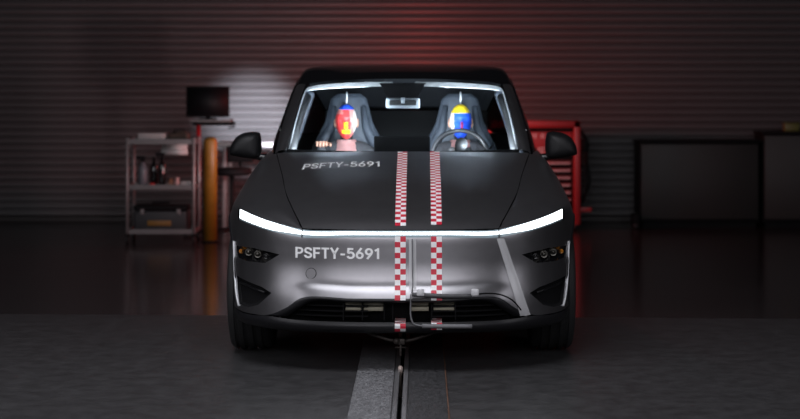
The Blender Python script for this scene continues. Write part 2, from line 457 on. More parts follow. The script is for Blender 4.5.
rows.append([(0, 0.056, 0.7445), (0.25, 0.063, 0.7445), (0.523, 0.125, 0.7455), (0.585, 0.175, 0.766), (0.665, 0.257, 0.798), (0.745, 0.37, 0.833), (0.82, 0.51, 0.863),
             (0.87, 0.69, 0.887), (0.895, 0.91, 0.914), (0.907, 1.24, 0.952), (0.905, 1.5, 0.985), (0.93, 2.62, 0.985), (0.94, 3.4, 0.985), (0.945, 3.8, 0.985), (0.885, 4.25, 0.97), (0.74, 4.61, 0.95), (0, 4.76, 0.95)])
rows.append([(0, 0.059, 0.7465), (0.25, 0.066, 0.7465), (0.523, 0.129, 0.7475), (0.565, 0.188, 0.776), (0.62, 0.275, 0.813), (0.675, 0.388, 0.849), (0.73, 0.523, 0.881),
             (0.772, 0.70, 0.919), (0.80, 0.92, 0.958), (0.828, 1.23, 1.011), (0.845, 1.5, 1.05), (0.90, 2.62, 1.045), (0.91, 3.4, 1.05), (0.90, 3.8, 1.055), (0.84, 4.25, 1.06), (0.70, 4.59, 1.05), (0, 4.73, 1.05)])
rows.append([(0, 0.062, 0.7485), (0.25, 0.069, 0.7485), (0.523, 0.133, 0.7495), (0.546, 0.20, 0.777), (0.573, 0.29, 0.811), (0.601, 0.40, 0.847), (0.630, 0.53, 0.883),
             (0.658, 0.70, 0.930), (0.687, 0.92, 0.984), (0.730, 1.22, 1.046), (0.765, 1.49, 1.088), (0.865, 2.62, 1.075), (0.875, 3.4, 1.09), (0.85, 3.8, 1.11), (0.79, 4.25, 1.12), (0.66, 4.55, 1.12), (0, 4.68, 1.12)])
SU, SV = 8, 5
F = surf(rows, SU, SV)
RW = lambda k: k * SV
CL = lambda k: k * SU
BODY = bvh_of(F)

def hit(px, py, bvh=None):
    for dy in (0, -0.4, -0.8, -1.2, -1.8, -2.6, -4):
        d = (at(px, py + dy, 0) - CAM).normalized()
        p, n, i, dist = (bvh or BODY).ray_cast(CAM, d)
        if p is not None and p.y < 3: return p, n
    return Vector(((px - VPX) * 9.9 / FPX + CAM.x, 0.1, CAM.z - (py - VPY) * 9.9 / FPX)), Vector((0, -1, 0))

# arches
def arch(cy, R=0.400, n=28):
    return [(cy + R * math.cos(2 * PI * i / n), 0.36 + R * math.sin(2 * PI * i / n)) for i in range(n)]
AF, AR = arch(0.90), arch(3.79)

# lamp and air-curtain outlines taken on the left corner, mirrored to the right
LAMP = [(236.5, 245.5), (238.5, 257.5), (247, 261), (265, 263), (279.5, 254.5), (268, 251.5), (252, 247.5)]
VENT = [(236.8, 275.5), (239.5, 304), (248, 307), (258, 305), (271.5, 293), (262, 287)]
def outline(px):
    return [(-hit(*p)[0].x, hit(*p)[0].z) for p in px]       # positive-x side
lampP, ventP = outline(LAMP), outline(VENT)
def mir(poly): return [(-x, z) for x, z in poly]

bm = grid_bm(F[RW(0):RW(6) + 1, CL(0):CL(7) + 1], True)
front = lambda c: c.y < 0.66
for P_ in (lampP, mir(lampP), ventP, mir(ventP)): cut(bm, P_, (0, 2), front)
cut(bm, AF, (1, 2), lambda c: abs(c.x) > 0.86)
bumper = obj('front_bumper', bm, PAINT, car)

for sgn in (1, -1):
    M_ = np.array([sgn, 1, 1])
    bm = grid_bm(F[RW(7):RW(10) + 1, CL(2):CL(7) + 1] * M_)
    grid_bm(F[RW(0):RW(10) + 1, CL(7):CL(10) + 1] * M_, bm=bm)
    cut(bm, AF, (1, 2), lambda c: abs(c.x) > 0.86 and c.y < 1.6)
    # filler behind the headlight between lamp end and wing
    grid_bm(F[RW(6):RW(7) + 1, CL(6) + 1:CL(7) + 1] * M_, bm=bm)
    obj('fender', bm, PAINT, car)
    for nm, a, b in (('front_door', 10, 11), ('rear_door', 11, 12)):
        Fd = F[RW(0):RW(10) + 1, CL(a):CL(b) + 1].copy() * M_
        if nm == 'front_door': Fd[:, 0, 1] += 0.006
        else: Fd[:, 0, 1] += 0.006
        bm = grid_bm(Fd)
        if nm == 'rear_door': cut(bm, AR, (1, 2), lambda c: abs(c.x) > 0.86)
        dr = obj(nm, bm, PAINT, car)
        yh = 2.36 if nm == 'front_door' else 3.15
        p = BODY.ray_cast(Vector((sgn * 2, yh, 0.93)), Vector((-sgn, 0, 0)))[0]
        bm = bmesh.new(); box(bm, (p.x + sgn * 0.004, yh, 0.93), (0.014, 0.20, 0.026), bev=0.005)
        obj('door_handle', bm, PAINT, dr)
    Fq = F[RW(0):RW(10) + 1, CL(12):CL(16) + 1].copy() * M_; Fq[:, 0, 1] += 0.006
    bm = grid_bm(Fq); cut(bm, AR, (1, 2), lambda c: abs(c.x) > 0.86)
    obj('rear_quarter', bm, PAINT, car)
    # wheel arch cladding
    for cy in (0.90, 3.79):
        bm = bmesh.new(); prev = None
        for i in range(49):
            a = math.radians(-6 + 192 * i / 48); ring = []
            for R, off in ((0.392, -0.03), (0.396, 0.006), (0.404, 0.008), (0.411, 0.005), (0.413, -0.003)):
                y, z = cy + R * math.cos(a), 0.36 + R * math.sin(a)
                h = BODY.ray_cast(Vector((sgn * 2, y, max(z, 0.345))), Vector((-sgn, 0, 0)))[0]
                if h is None: h = Vector((sgn * 0.95, y, z))
                ring.append(bm.verts.new((h.x + sgn * off, y, z)))
            if prev:
                for k in range(4): bm.faces.new((prev[k], prev[k + 1], ring[k + 1], ring[k]))
            prev = ring
        obj('arch_trim', bm, PLASTIC, car)
    # headlight: glowing strip plus darker lens lip
    def strip(c0, c1, f0, f1, off):
        Fs = F[RW(6):RW(7) + 1, c0:c1 + 1]
        lo, hi = Fs[0], Fs[-1]
        k_ = np.clip(np.linspace(0, 1, len(lo)) * 2.2, 0, 1)[:, None]
        g0, g1 = (0.40, 0.80) if f0 > 0.1 else (0.0, 0.40)          # narrows to the light bar at the inner end
        pts = [lo + (hi - lo) * ((g0 + (f0 - g0) * k_) * (1 - t) + (g1 + (f1 - g1) * k_) * t) for t in np.linspace(0, 1, 4)]
        A = np.stack(pts); A[..., 1] -= off; return A * M_
    bm = grid_bm(strip(CL(2), CL(6), 0.16, 0.97, 0.003))
    hl = obj('headlight', bm, LED, car); hl['label'] = 'glowing white headlight strip'
    bm = grid_bm(strip(CL(2), CL(6), 0.0, 0.16, 0.001))
    obj('lens_lip', bm, LEDD, hl)
    Fj = F[RW(6):RW(7) + 1, CL(2)]
    bm = bmesh.new(); sweep(bm, [(q[0] * sgn, q[1] - 0.003, q[2]) for q in Fj], 0.0032, 6); obj('lamp_joint', bm, BLACKG, hl)
    bm = grid_bm(np.stack([F[RW(6), CL(2):CL(6) + 1] * 0.4 + F[RW(7), CL(2):CL(6) + 1] * 0.6, F[RW(7), CL(2):CL(6) + 1]]) * M_ + np.array([0, 0.0015, 0])); obj('lens_top', bm, LEDD, hl)

# central light bar
Fs = F[RW(6):RW(7) + 1, CL(0):CL(2) + 1]
A = np.stack([Fs[0] + (Fs[-1] - Fs[0]) * t for t in np.linspace(0.40, 0.80, 4)]); A[..., 1] -= 0.003
lb = obj('light_bar', grid_bm(A, True), LED, car); lb['label'] = 'thin glowing white light bar across the nose'
A = np.stack([Fs[0] + (Fs[-1] - Fs[0]) * t for t in np.linspace(0.0, 0.40, 4)])
obj('lens_lip', grid_bm(A, True), LEDD, lb)
A = np.stack([Fs[0] + (Fs[-1] - Fs[0]) * t for t in np.linspace(0.80, 1.0, 3)])
obj('lens_top', grid_bm(A, True), LEDD, lb)

# hood
HS = [((0, 0.058, 0.7455), (0.519, 0.130, 0.7475)), ((0, 0.125, 0.786), (0.542, 0.202, 0.782)), ((0, 0.225, 0.832), (0.569, 0.292, 0.816)),
      ((0, 0.38, 0.889), (0.597, 0.402, 0.852)), ((0, 0.62, 0.962), (0.640, 0.60, 0.906)), ((0, 0.9, 1.022), (0.682, 0.91, 0.984)),
      ((0, 1.15, 1.076), (0.726, 1.22, 1.048)), ((0, 1.30, 1.108), (0.760, 1.49, 1.092))]
G = []
for c, ed in HS:
    r = []
    for f in (0, 0.2, 0.4, 0.6, 0.8, 0.92, 1.0):
        r.append((ed[0] * f, c[1] + (ed[1] - c[1]) * f ** 2.6, c[2] + (ed[2] - c[2]) * f ** 2.3))
    G.append(r)
FH = surf(G, 6, 8)
hood = obj('hood', grid_bm(FH, True), PAINT, car)
HOODB = bvh_of(FH)

# lower bumper: lip, grille frame, recess
def lrow(y0, z0, zside, xs_, z4):
    return None
L2 = frow(-0.030, [0.270, 0.270, 0.272, 0.275, 0.281, 0.273, 0.277]) + srow([0.943, 0.966, 0.966, 0.953, 0.943, 0.943, 0.956, 0.90, 0.74, 0], [0.305, 0.355, 0.355, 0.335, 0.335, 0.335, 0.355, 0.355, 0.355, 0.355])
L1 = frow(-0.036, [0.243, 0.243, 0.245, 0.246, 0.248, 0.248, 0.25]) + srow([0.94, 0.965, 0.965, 0.957, 0.95, 0.95, 0.955, 0.89, 0.73, 0], [0.27, 0.31, 0.31, 0.30, 0.30, 0.30, 0.31, 0.31, 0.31, 0.31])
L0 = frow(0.000, [0.214, 0.214, 0.214, 0.214, 0.215, 0.216, 0.218], [0, 0.25, 0.52, 0.595, 0.69, 0.785, 0.865]) + srow([0.92, 0.94, 0.95, 0.94, 0.94, 0.94, 0.94, 0.87, 0.70, 0], [0.22, 0.23, 0.23, 0.22, 0.22, 0.22, 0.23, 0.24, 0.25, 0.25])
L00 = frow(0.16, [0.205] * 7, [0, 0.25, 0.50, 0.57, 0.65, 0.73, 0.80]) + srow([0.84, 0.86, 0.87, 0.87, 0.87, 0.87, 0.87, 0.80, 0.63, 0], [0.20] * 10, -0.15)
FL = surf([L2, L1, L0, L00], SU, 5)
bm = grid_bm(FL, True)
cut(bm, AF, (1, 2), lambda c: abs(c.x) > 0.72); cut(bm, AR, (1, 2), lambda c: abs(c.x) > 0.72)
lower = obj('lower_bumper', bm, PLASTIC, car); lower['label'] = 'dark plastic lower bumper and sill trim'
LIPB = bvh_of(FL)
ALLB = bvh_of(F, FL)

# grille frame between the paint edge and the opening
outer = F[0, CL(0):CL(4) + 1]
inner_c = curve3([(0, -0.012, 0.370), (0.25, -0.004, 0.370), (0.475, 0.040, 0.368), (0.53, 0.065, 0.335), (0.60, 0.105, 0.285)], SU)
mid = outer * 0.45 + inner_c * 0.55; mid[:, 1] -= 0.012
A = surf([list(outer), list(mid), list(inner_c)], 1, 4)
ALLB = bvh_of(F, FL, A)
gf = obj('grille_frame', grid_bm(A, True, center=(0, 1, 0.33)), PLASTIC, car)
back = inner_c.copy(); back[:, 1] += 0.11; back[:, 0] *= 0.95
A = np.stack([inner_c, (inner_c + back) / 2, back])
gr = obj('grille', grid_bm(A, True, center=(0, -1, 0.32)), DARK, car)
bm = bmesh.new(); box(bm, (0, 0.16, 0.315), (1.16, 0.02, 0.15)); obj('grille_back', bm, DARK, gr)
for zz in (0.292, 0.318, 0.345):
    for s in (-1, 1):
        bm = bmesh.new()
        pts = [(s * (0.17 + 0.38 * t), 0.055 + bow(0.17 + 0.38 * t), zz) for t in np.linspace(0, 1, 9)]
        for a_, b_ in zip(pts, pts[1:]):
            c_ = (Vector(a_) + Vector(b_)) / 2
            d_ = Vector(b_) - Vector(a_)
            box(bm, c_, (d_.length * 1.03, 0.03, 0.006), rot=Matrix.Rotation(math.atan2(d_.y, d_.x) if s > 0 else math.atan2(d_.y, d_.x) + PI, 3, 'Z').to_euler())
        obj('slat', bm, DARK, gr, smooth=False)
radm = mat('radiator_core', (0.42, 0.39, 0.30), 0.5, 0.2)
for x0, x1 in ((-0.29, -0.205), (-0.195, -0.09), (0.055, 0.15), (0.175, 0.285)):
    for z0, z1 in ((0.316, 0.338), (0.345, 0.366)):
        bm = bmesh.new(); box(bm, ((x0 + x1) / 2, 0.13, (z0 + z1) / 2), (x1 - x0, 0.03, z1 - z0), bev=0.003)
        for v in bm.verts: v.co.y -= 0.045
        obj('radiator_panel', bm, radm, gr)
for x in (-0.30, -0.2, -0.085, -0.04, 0.05, 0.165, 0.29):
    bm = bmesh.new(); box(bm, (x, 0.06, 0.32), (0.006, 0.03, 0.10)); obj('strut', bm, DARK, gr, smooth=False)

# corner lamps and air curtains
def surfy(x, z):
    p = BODY.ray_cast(Vector((x, -2, z)), Vector((0, 1, 0)))[0]
    return p.y if p else 0.5
def patch_on(poly, off, n=9):
    """closed outline laid on the body, fanned from its centre"""
    bm = bmesh.new(); pts = []
    for i in range(len(poly)):
        a, b = poly[i], poly[(i + 1) % len(poly)]
        for t in range(4): pts.append((a[0] + (b[0] - a[0]) * t / 4, a[1] + (b[1] - a[1]) * t / 4))
    cx = sum(p[0] for p in pts) / len(pts); cz = sum(p[1] for p in pts) / len(pts)
    rings = []
    for k in range(n):
        s = 1 - k / n
        rings.append([bm.verts.new((cx + (x - cx) * s, surfy(cx + (x - cx) * s, cz + (z - cz) * s) + off(s), cz + (z - cz) * s)) for x, z in pts])
    c = bm.verts.new((cx, surfy(cx, cz) + off(0), cz)); m_ = len(pts)
    for A_, B_ in zip(rings, rings[1:]):
        for j in range(m_): bm.faces.new((A_[j], A_[(j + 1) % m_], B_[(j + 1) % m_], B_[j]))
    for j in range(m_): bm.faces.new((rings[-1][j], rings[-1][(j + 1) % m_], c))
    bmesh.ops.recalc_face_normals(bm, faces=bm.faces)
    return bm
for sgn in (-1, 1):
    lp = lampP if sgn > 0 else mir(lampP); vp = ventP if sgn > 0 else mir(ventP)
    housing = obj('corner_lamp', patch_on(lp, lambda s: 0.002 if s > 0.95 else 0.035 * (1 - s ** 3) + 0.004), BLACKG, car)
    housing['label'] = 'black corner lamp housing with projectors'
    for px, py, r, m_, nm in ((240.8, 251.5, 0.012, AMBER, 'indicator'), (248.5, 252.5, 0.021, CHROME, 'projector'), (257.5, 254.5, 0.021, CHROME, 'projector'), (266, 256.5, 0.016, BLACKG, 'projector')):
        p = hit(px, py)[0]; x = p.x * (-1 if sgn > 0 else 1)
        bm = bmesh.new(); y = surfy(x, p.z) + 0.016
        rx, rz = (r, r * 1.1)
        for k in range(2): pass
        lathe(bm, [(r * 0.98, 0.03), (r, 0.0), (r * 0.86, -0.003), (r * 0.72, 0.006), (r * 0.55, 0.002), (r * 0.3, -0.004), (r * 0.06, -0.006)], 18, 'Y', c=(x, y, p.z))
        obj(nm, bm, m_, housing)
    bm = patch_on(vp, lambda s: 0.0 if s > 0.99 else (0.06 if s < 0.9 else 0.055))
    ac = obj('air_curtain', bm, DARK, car)
    bm = bmesh.new()
    ins = hit(262, 291)[0]; 
    pts = []
    for px, py in ((240, 283), (247, 286), (256, 290), (264, 293)):
        p = hit(px, py)[0]; pts.append((p.x * (-1 if sgn > 0 else 1), p.y + 0.03, p.z))
    sweep(bm, pts, 0.006, 6); obj('vane', bm, PLASTIC, ac)
    # pale tube put in as the highlight along the outer edge
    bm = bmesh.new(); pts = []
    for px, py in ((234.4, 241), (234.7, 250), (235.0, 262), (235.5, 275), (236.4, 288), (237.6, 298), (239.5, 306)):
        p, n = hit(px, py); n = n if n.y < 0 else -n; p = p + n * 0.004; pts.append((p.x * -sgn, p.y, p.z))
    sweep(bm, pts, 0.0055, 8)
    obj('edge_highlight', bm, mat('pale_highlight', (0.75, 0.76, 0.78), 0.35, 0.2), car)

# towing eye cover
p, n = hit(311, 273.5)
bm = bmesh.new(); lathe(bm, [(0.027, 0.003), (0.027, -0.0012), (0.001, -0.0012)], 28, 'Y')
bmesh.ops.rotate(bm, verts=bm.verts, matrix=Vector((0, -1, 0)).rotation_difference(n if n.y < 0 else -n).to_matrix(), cent=(0, 0, 0))
tc_ = sharp(obj('tow_cover', bm, PAINT, car, loc=p))
bm = bmesh.new(); sweep(bm, [(0.0285 * math.cos(2 * PI * i / 28), 0, 0.0285 * math.sin(2 * PI * i / 28)) for i in range(28)], 0.0018, 6, close=True)
bmesh.ops.rotate(bm, verts=bm.verts, matrix=Vector((0, -1, 0)).rotation_difference(n if n.y < 0 else -n).to_matrix(), cent=(0, 0, 0))
obj('gap_ring', bm, DARK, tc_)

# underbody and bay block so that nothing shines through the gaps
bm = bmesh.new()
box(bm, (0, 2.35, 0.30), (1.30, 4.0, 0.22)); box(bm, (0, 0.42, 0.40), (1.10, 0.42, 0.36)); box(bm, (0, 0.95, 0.60), (1.26, 0.8, 0.42))
box(bm, (0, 2.9, 0.52), (1.66, 1.2, 0.3)); box(bm, (0, 4.4, 0.55), (1.30, 0.45, 0.4))
obj('underbody', bm, DARK, car, smooth=False)
# dark ledge under the shut lines
A = F[RW(7):RW(10) + 1, CL(0):CL(10) + 1].copy(); 
Ain = F[RW(10):RW(10) + 1, CL(0):CL(10) + 1].copy(); B1 = Ain.copy(); B1[..., 2] -= 0.012
B0 = Ain.copy(); B0[..., 2] -= 0.010; B0[..., 0] += 0.006; B1[..., 0] = np.maximum(B1[..., 0] - 0.03, 0); B1[..., 1] += 0.02
obj('shut_line_seal', grid_bm(np.concatenate([B0, B1]), True), DARK, car)

# ---------------------------------------------------------------- greenhouse
WB = curve3([(0, 1.325, 1.100), (0.25, 1.345, 1.100), (0.50, 1.41, 1.102), (0.64, 1.48, 1.104), (0.705, 1.53, 1.104)], 5)
WT = curve3([(0, 2.07, 1.546), (0.25, 2.08, 1.543), (0.45, 2.11, 1.533), (0.57, 2.15, 1.520), (0.632, 2.20, 1.503)], 5)
WM = (WB + WT) / 2; WM[:, 2] += 0.022; WM[:, 1] -= 0.010
FW = surf([list(WB), list(WM), list(WT)], 1, 8)
ws = obj('windshield', grid_bm(FW, True), WINDS, car); ws['label'] = 'clear windshield glass'
# A-pillar / roof rail line
RAIL = [(0.772, 1.50, 1.088), (0.760, 1.75, 1.215), (0.738, 2.0, 1.340), (0.710, 2.25, 1.458), (0.700, 2.55, 1.520), (0.692, 3.0, 1.530), (0.672, 3.5, 1.465), (0.63, 4.1, 1.335), (0.58, 4.55, 1.16)]
FR = curve3(RAIL, 6)
n_p = 19
edgeW = FW[:, -1]                                            # windshield side edge
tW = chord(edgeW); tW = tW / tW[-1]
PO = FR[:n_p + 2]; tP = chord(PO); tP = tP / tP[-1]
EI = np.stack([np.interp(tP, tW, edgeW[:, k]) for k in range(3)], 1)
midp = (EI + PO) / 2; midp[:, 0] += 0.004; midp[:, 2] += 0.010; midp[:, 1] -= 0.012
FP = surf([list(EI), list(midp), list(PO)], 1, 4)
for sgn in (1, -1):
    obj('a_pillar', grid_bm(FP * np.array([sgn, 1, 1]), center=(0, 2.6, 1.1)), PAINT, car)
    # quarter sail between fender and pillar base
    # side glass
    belt = [(0.772, 1.505, 1.082), (0.812, 1.75, 1.078), (0.838, 2.05, 1.074), (0.855, 2.35, 1.073), (0.866, 2.62, 1.075), (0.875, 3.1, 1.085), (0.868, 3.55, 1.098), (0.82, 4.1, 1.115), (0.66, 4.52, 1.12)]
    Bc = curve3(belt, 6); Mc = (Bc + FR) / 2; Mc[:, 0] += 0.012
    FG = surf([list(Bc), list(Mc), list(FR)], 1, 5) * np.array([sgn, 1, 1])
    sg = obj('side_window', grid_bm(FG, center=(0, 2.6, 1.1)), SIDEG, car)
    for yb in (2.60, 3.42):
        k = int(np.argmin(abs(FG[2][:, 1] - yb)))
        A = FG[:, k - 1:k + 2].copy(); A[..., 0] += 0.004 * sgn
        obj('pillar_cover', grid_bm(A, center=(0, 2.6, 1.1)), BLACKG, sg)
    bm = bmesh.new(); sweep(bm, [tuple(q * np.array([sgn, 1, 1])) for q in FR[6:]], 0.011, 6); obj('roof_rail_trim', bm, BLACKG, car)
    bm = bmesh.new(); sweep(bm, [tuple(q * np.array([sgn, 1, 1])) for q in Bc], 0.009, 6); obj('belt_trim', bm, BLACKG, car)
    # sill ledge closing belt to the painted skin
    A = np.stack([Bc, Bc + np.array([0.01, 0, -0.02])]); 
# roof
zc = [(2.07, 1.546), (2.2, 1.583), (2.4, 1.618), (2.7, 1.638), (3.1, 1.630), (3.6, 1.560), (4.1, 1.440), (4.45, 1.29), (4.68, 1.13)]
G = []
railY = np.array(RAIL)
for i, (yc, z0) in enumerate(zc):
    ye = yc + (0.135 if i == 0 else 0.10 if i == 1 else 0.05 if i == 2 else 0)
    ye = min(ye, 4.55)
    xr = float(np.interp(ye, railY[:, 1], railY[:, 0])); zr = float(np.interp(ye, railY[:, 1], railY[:, 2]))
    if i == 0: xr, zr, ye = 0.632, 1.503, 2.20
    r = []
    for f in (0, 0.35, 0.6, 0.78, 0.88, 0.935, 0.97, 1.0):
        fl = float(np.interp(f, [0, 0.35, 0.6, 0.78, 0.88, 0.935, 0.97, 1.0], [0, 0.03, 0.07, 0.12, 0.19, 0.31, 0.57, 1.0]))
        drop = f ** 2.6 if i == 0 else 0.5 * f ** 3.2 + 0.5 * fl if i == 1 else fl
        r.append((xr * f, yc + (ye - yc) * f ** 2.5, z0 + (zr - z0) * drop))
    G.append(r)
FRoof = surf(G, 5, 6)
obj('roof', grid_bm(FRoof, True, center=(0, 2.6, 1.1)), BLACKG, car)['label'] = 'black glass roof'
# corner between windshield top and pillar
for sgn in (1, -1):
    A = np.stack([FRoof[0:13, -1], np.stack([np.linspace(PO[-4][k], PO[-1][k], 13) for k in range(3)], 1)]) * np.array([sgn, 1, 1])
    obj('roof_corner', grid_bm(A, center=(0, 2.6, 1.1)), PAINT, car)
# frit band: black edge of the windshield
top_in = FW[-1]; 
A = np.stack([FW[-1] * 0.6 + FW[-2] * 0.4 + np.array([0, -0.002, 0.002]), FW[-1] + np.array([0, -0.002, 0.002])])
obj('frit_band', grid_bm(A, True), BLACKG, ws)
bm = bmesh.new(); A = np.stack([WB + np.array([0, -0.05, -0.03]), WB + np.array([0, 0.03, 0.008])])
obj('cowl', grid_bm(A, True), DARK, car)

# ---------------------------------------------------------------- door mirrors
for sgn in (-1, 1):
    m0 = [(-0.888, 1.205), (-0.905, 1.211), (-0.985, 1.204), (-1.030, 1.180), (-1.058, 1.140), (-1.072, 1.095), (-1.070, 1.073), (-1.035, 1.062), (-0.965, 1.050), (-0.905, 1.048), (-0.886, 1.062), (-0.884, 1.195)]
    poly = np.array(m0); c0 = poly.mean(0)
    bm = bmesh.new(); rings = []
    for y, sc in ((1.655, 0.30), (1.660, 0.55), (1.672, 0.78), (1.695, 0.92), (1.73, 0.99), (1.775, 1.0), (1.80, 0.97)):
        rings.append([bm.verts.new((-sgn * (c0[0] + (p[0] - c0[0]) * sc), y, c0[1] + (p[1] - c0[1]) * sc)) for p in curve3(list(np.c_[np.r_[poly, poly[:1]], np.zeros(13)]), 3)[:-1]])
    N_ = len(rings[0])
    for A_, B_ in zip(rings, rings[1:]):
        for j in range(N_): bm.faces.new((A_[j], A_[(j + 1) % N_], B_[(j + 1) % N_], B_[j]))
    bm.faces.new(rings[0])
    bmesh.ops.recalc_face_normals(bm, faces=bm.faces)
    mr = obj('door_mirror', bm, mat('mirror_black', (0.010, 0.010, 0.011), 0.45, spec=0.3), car)
    bm = bmesh.new(); bm.faces.new([bm.verts.new((-sgn * (c0[0] + (p[0] - c0[0]) * 0.95), 1.797, c0[1] + (p[1] - c0[1]) * 0.95)) for p in poly])
    obj('mirror_glass', bm, mat('mirror_silver', (0.7, 0.7, 0.72), 0.05, 1.0), mr)
    bm = bmesh.new()
    sweep(bm, [(sgn * 0.93, 1.74, 1.062), (sgn * 0.88, 1.735, 1.058), (sgn * 0.84, 1.74, 1.050), (sgn * 0.80, 1.76, 1.045)], [0.018, 0.022, 0.026, 0.03], 10)
    obj('mirror_arm', bm, BLACKG, mr)

# ---------------------------------------------------------------- wheels
def wheel(cx, cy, sgn):
    wh = bpy.data.objects.new('wheel', None); C.objects.link(wh); wh.parent = car; wh.location = (cx, cy, 0.36)
    wd = 0.122
    prof = [(0.245, -wd * 0.80), (0.262, -wd * 0.96), (0.30, -wd * 1.02), (0.335, -wd * 0.96), (0.350, -wd * 0.86)]
    x = -wd * 0.80
    for g in (-0.62, -0.22, 0.22, 0.62):
        prof += [(0.3595, wd * (g - 0.09) * 0.98), (0.350, wd * (g - 0.07)), (0.350, wd * (g + 0.07)), (0.3595, wd * (g + 0.09) * 0.98)]
    prof += [(0.350, wd * 0.86), (0.335, wd * 0.96), (0.30, wd * 1.02), (0.262, wd * 0.96), (0.245, wd * 0.80)]
    bm = bmesh.new(); lathe(bm, prof, 64, 'X', cap=False); sharp(obj('tire', bm, RUBBER, wh), 30)
    bm = bmesh.new()
    lathe(bm, [(0.244, -wd * 0.8), (0.225, -wd * 0.7), (0.225, wd * 0.7 * 1), (0.244, wd * 0.8)], 48, 'X', cap=False)
    xo = sgn * wd * 0.72
    for k in range(10):
        a = 2 * PI * k / 10
        box(bm, (xo * 0.86, 0.14 * math.cos(a), 0.14 * math.sin(a)), (0.022, 0.185, 0.042), rot=Matrix.Rotation(a, 3, 'X').to_euler(), bev=0.006)
    lathe(bm, [(0.06, xo * 0.7), (0.06, xo * 0.95), (0.045, xo), (0.005, xo)], 24, 'X')
    sharp(obj('rim', bm, ALLOY, wh))
    bm = bmesh.new(); lathe(bm, [(0.17, sgn * 0.0), (0.17, sgn * 0.02)], 32, 'X'); obj('brake_disc', bm, ALLOY, wh)
for cy in (0.90, 3.79):
    for sgn in (-1, 1): wheel(sgn * 0.845, cy, sgn)
for cy in (0.90, 3.79):                                     # inner arch liners
    for sgn in (-1, 1):
        bm = bmesh.new(); prev = None
        for i in range(25):
            a = math.radians(-12 + 204 * i / 24)
            ring = [bm.verts.new((sgn * x, cy + 0.397 * math.cos(a), 0.36 + 0.397 * math.sin(a))) for x in (0.68, 0.90)]
            if prev: bm.faces.new((prev[0], prev[1], ring[1], ring[0]))
            prev = ring
        obj('arch_liner', bm, DARK, car)

# ---------------------------------------------------------------- lettering and tape on the skin
def on_hood(x, y):
    p, n, i, d = HOODB.ray_cast(Vector((x, y, 3)), Vector((0, 0, -1))); return p, (n if n.z > 0 else -n)
def on_front(x, z, bv=None):
    p, n, i, d = (bv or BODY).ray_cast(Vector((x, -2, z)), Vector((0, 1, 0))); return p, (n if n.y < 0 else -n)

bm = text_mesh('PSFTY-5691')
qa = [hit(295.5, 258.2)[0], hit(379.2, 259.6)[0], hit(295.5, 246.2)[0], hit(379.2, 247.6)[0]]
for v in bm.verts:
    u, t = v.co.x, v.co.y
    x = qa[0].x + (qa[1].x - qa[0].x) * u
    zb = qa[0].z + (qa[1].z - qa[0].z) * u; zt = qa[2].z + (qa[3].z - qa[2].z) * u
    p, n = on_front(x, zb + (zt - zb) * t); v.co = p + n * 0.0016
lt = obj('lettering', bm, WHITE, car, smooth=False); lt['label'] = 'white PSFTY-5691 lettering on the bumper'
bm = text_mesh('PSFTY-5691', 0.075)
qh = [hit(302, 170.0, HOODB)[0], hit(379.5, 167.0, HOODB)[0], hit(304.5, 164.2, HOODB)[0], hit(379.5, 161.4, HOODB)[0]]
for v in bm.verts:
    u, t = v.co.x, v.co.y
    a = qh[0].lerp(qh[1], u); b = qh[2].lerp(qh[3], u); q = a.lerp(b, t)
    p, n = on_hood(q.x, q.y); v.co = p + n * 0.0016
lt = obj('lettering', bm, WHITE, car, smooth=False); lt['label'] = 'white PSFTY-5691 lettering on the hood'

def checker(name, path, xc, wd=0.057, sq=0.0285, phase=0):
    """path: list of (y,z) centre points, normals from the offset already applied"""
    P_ = np.array([(xc, p[0], p[1]) for p in path]); d = np.r_[0, np.cumsum(np.linalg.norm(np.diff(P_, axis=0), axis=1))]
    n = int(d[-1] / sq); bm = bmesh.new()
    ts = np.arange(n * 2 + 1) * sq / 2
    Q = np.stack([np.interp(ts, d, P_[:, k]) for k in range(3)], 1)
    cols = (-1, -0.5, 0, 0.5, 1)
    V = [[bm.verts.new((q[0] + c * wd / 2, q[1], q[2])) for c in cols] for q in Q]
    for i in range(len(Q) - 1):
        for c in range(4):
            f = bm.faces.new((V[i][c], V[i][c + 1], V[i + 1][c + 1], V[i + 1][c])); f.material_index = (i // 2 + c // 2 + phase) % 2
    o = obj(name, bm, [WHITE, RED], car, smooth=False); o['label'] = 'red and white checkered tape strip'
    return o
for xc, ph in ((0.0, 0), (0.19, 1)):
    path = []
    for y in np.linspace(1.315 if xc == 0 else 1.315, 0.075, 90):
        q = on_hood(xc, y) if HOODB.ray_cast(Vector((xc, y, 3)), Vector((0, 0, -1)))[0] else None
        if q: path.append((q[0].y + q[1].y * 0.0022, q[0].z + q[1].z * 0.0022))
    checker('checker_tape', path, xc, phase=ph)
    path = []
    for z in np.linspace(0.712, 0.397, 60):
        q = on_front(xc, z); path.append((q[0].y - 0.003, q[0].z))
    path += [(path[-1][0] - 0.004, 0.385), (path[-1][0] + 0.003, 0.375)]
    checker('checker_tape', path, xc, phase=ph)
    path = []
    for z in np.linspace(0.272, 0.216, 16):
        q = on_front(xc, z, LIPB); path.append((q[0].y - 0.003, q[0].z))
    checker('checker_tape', path, xc, phase=ph)

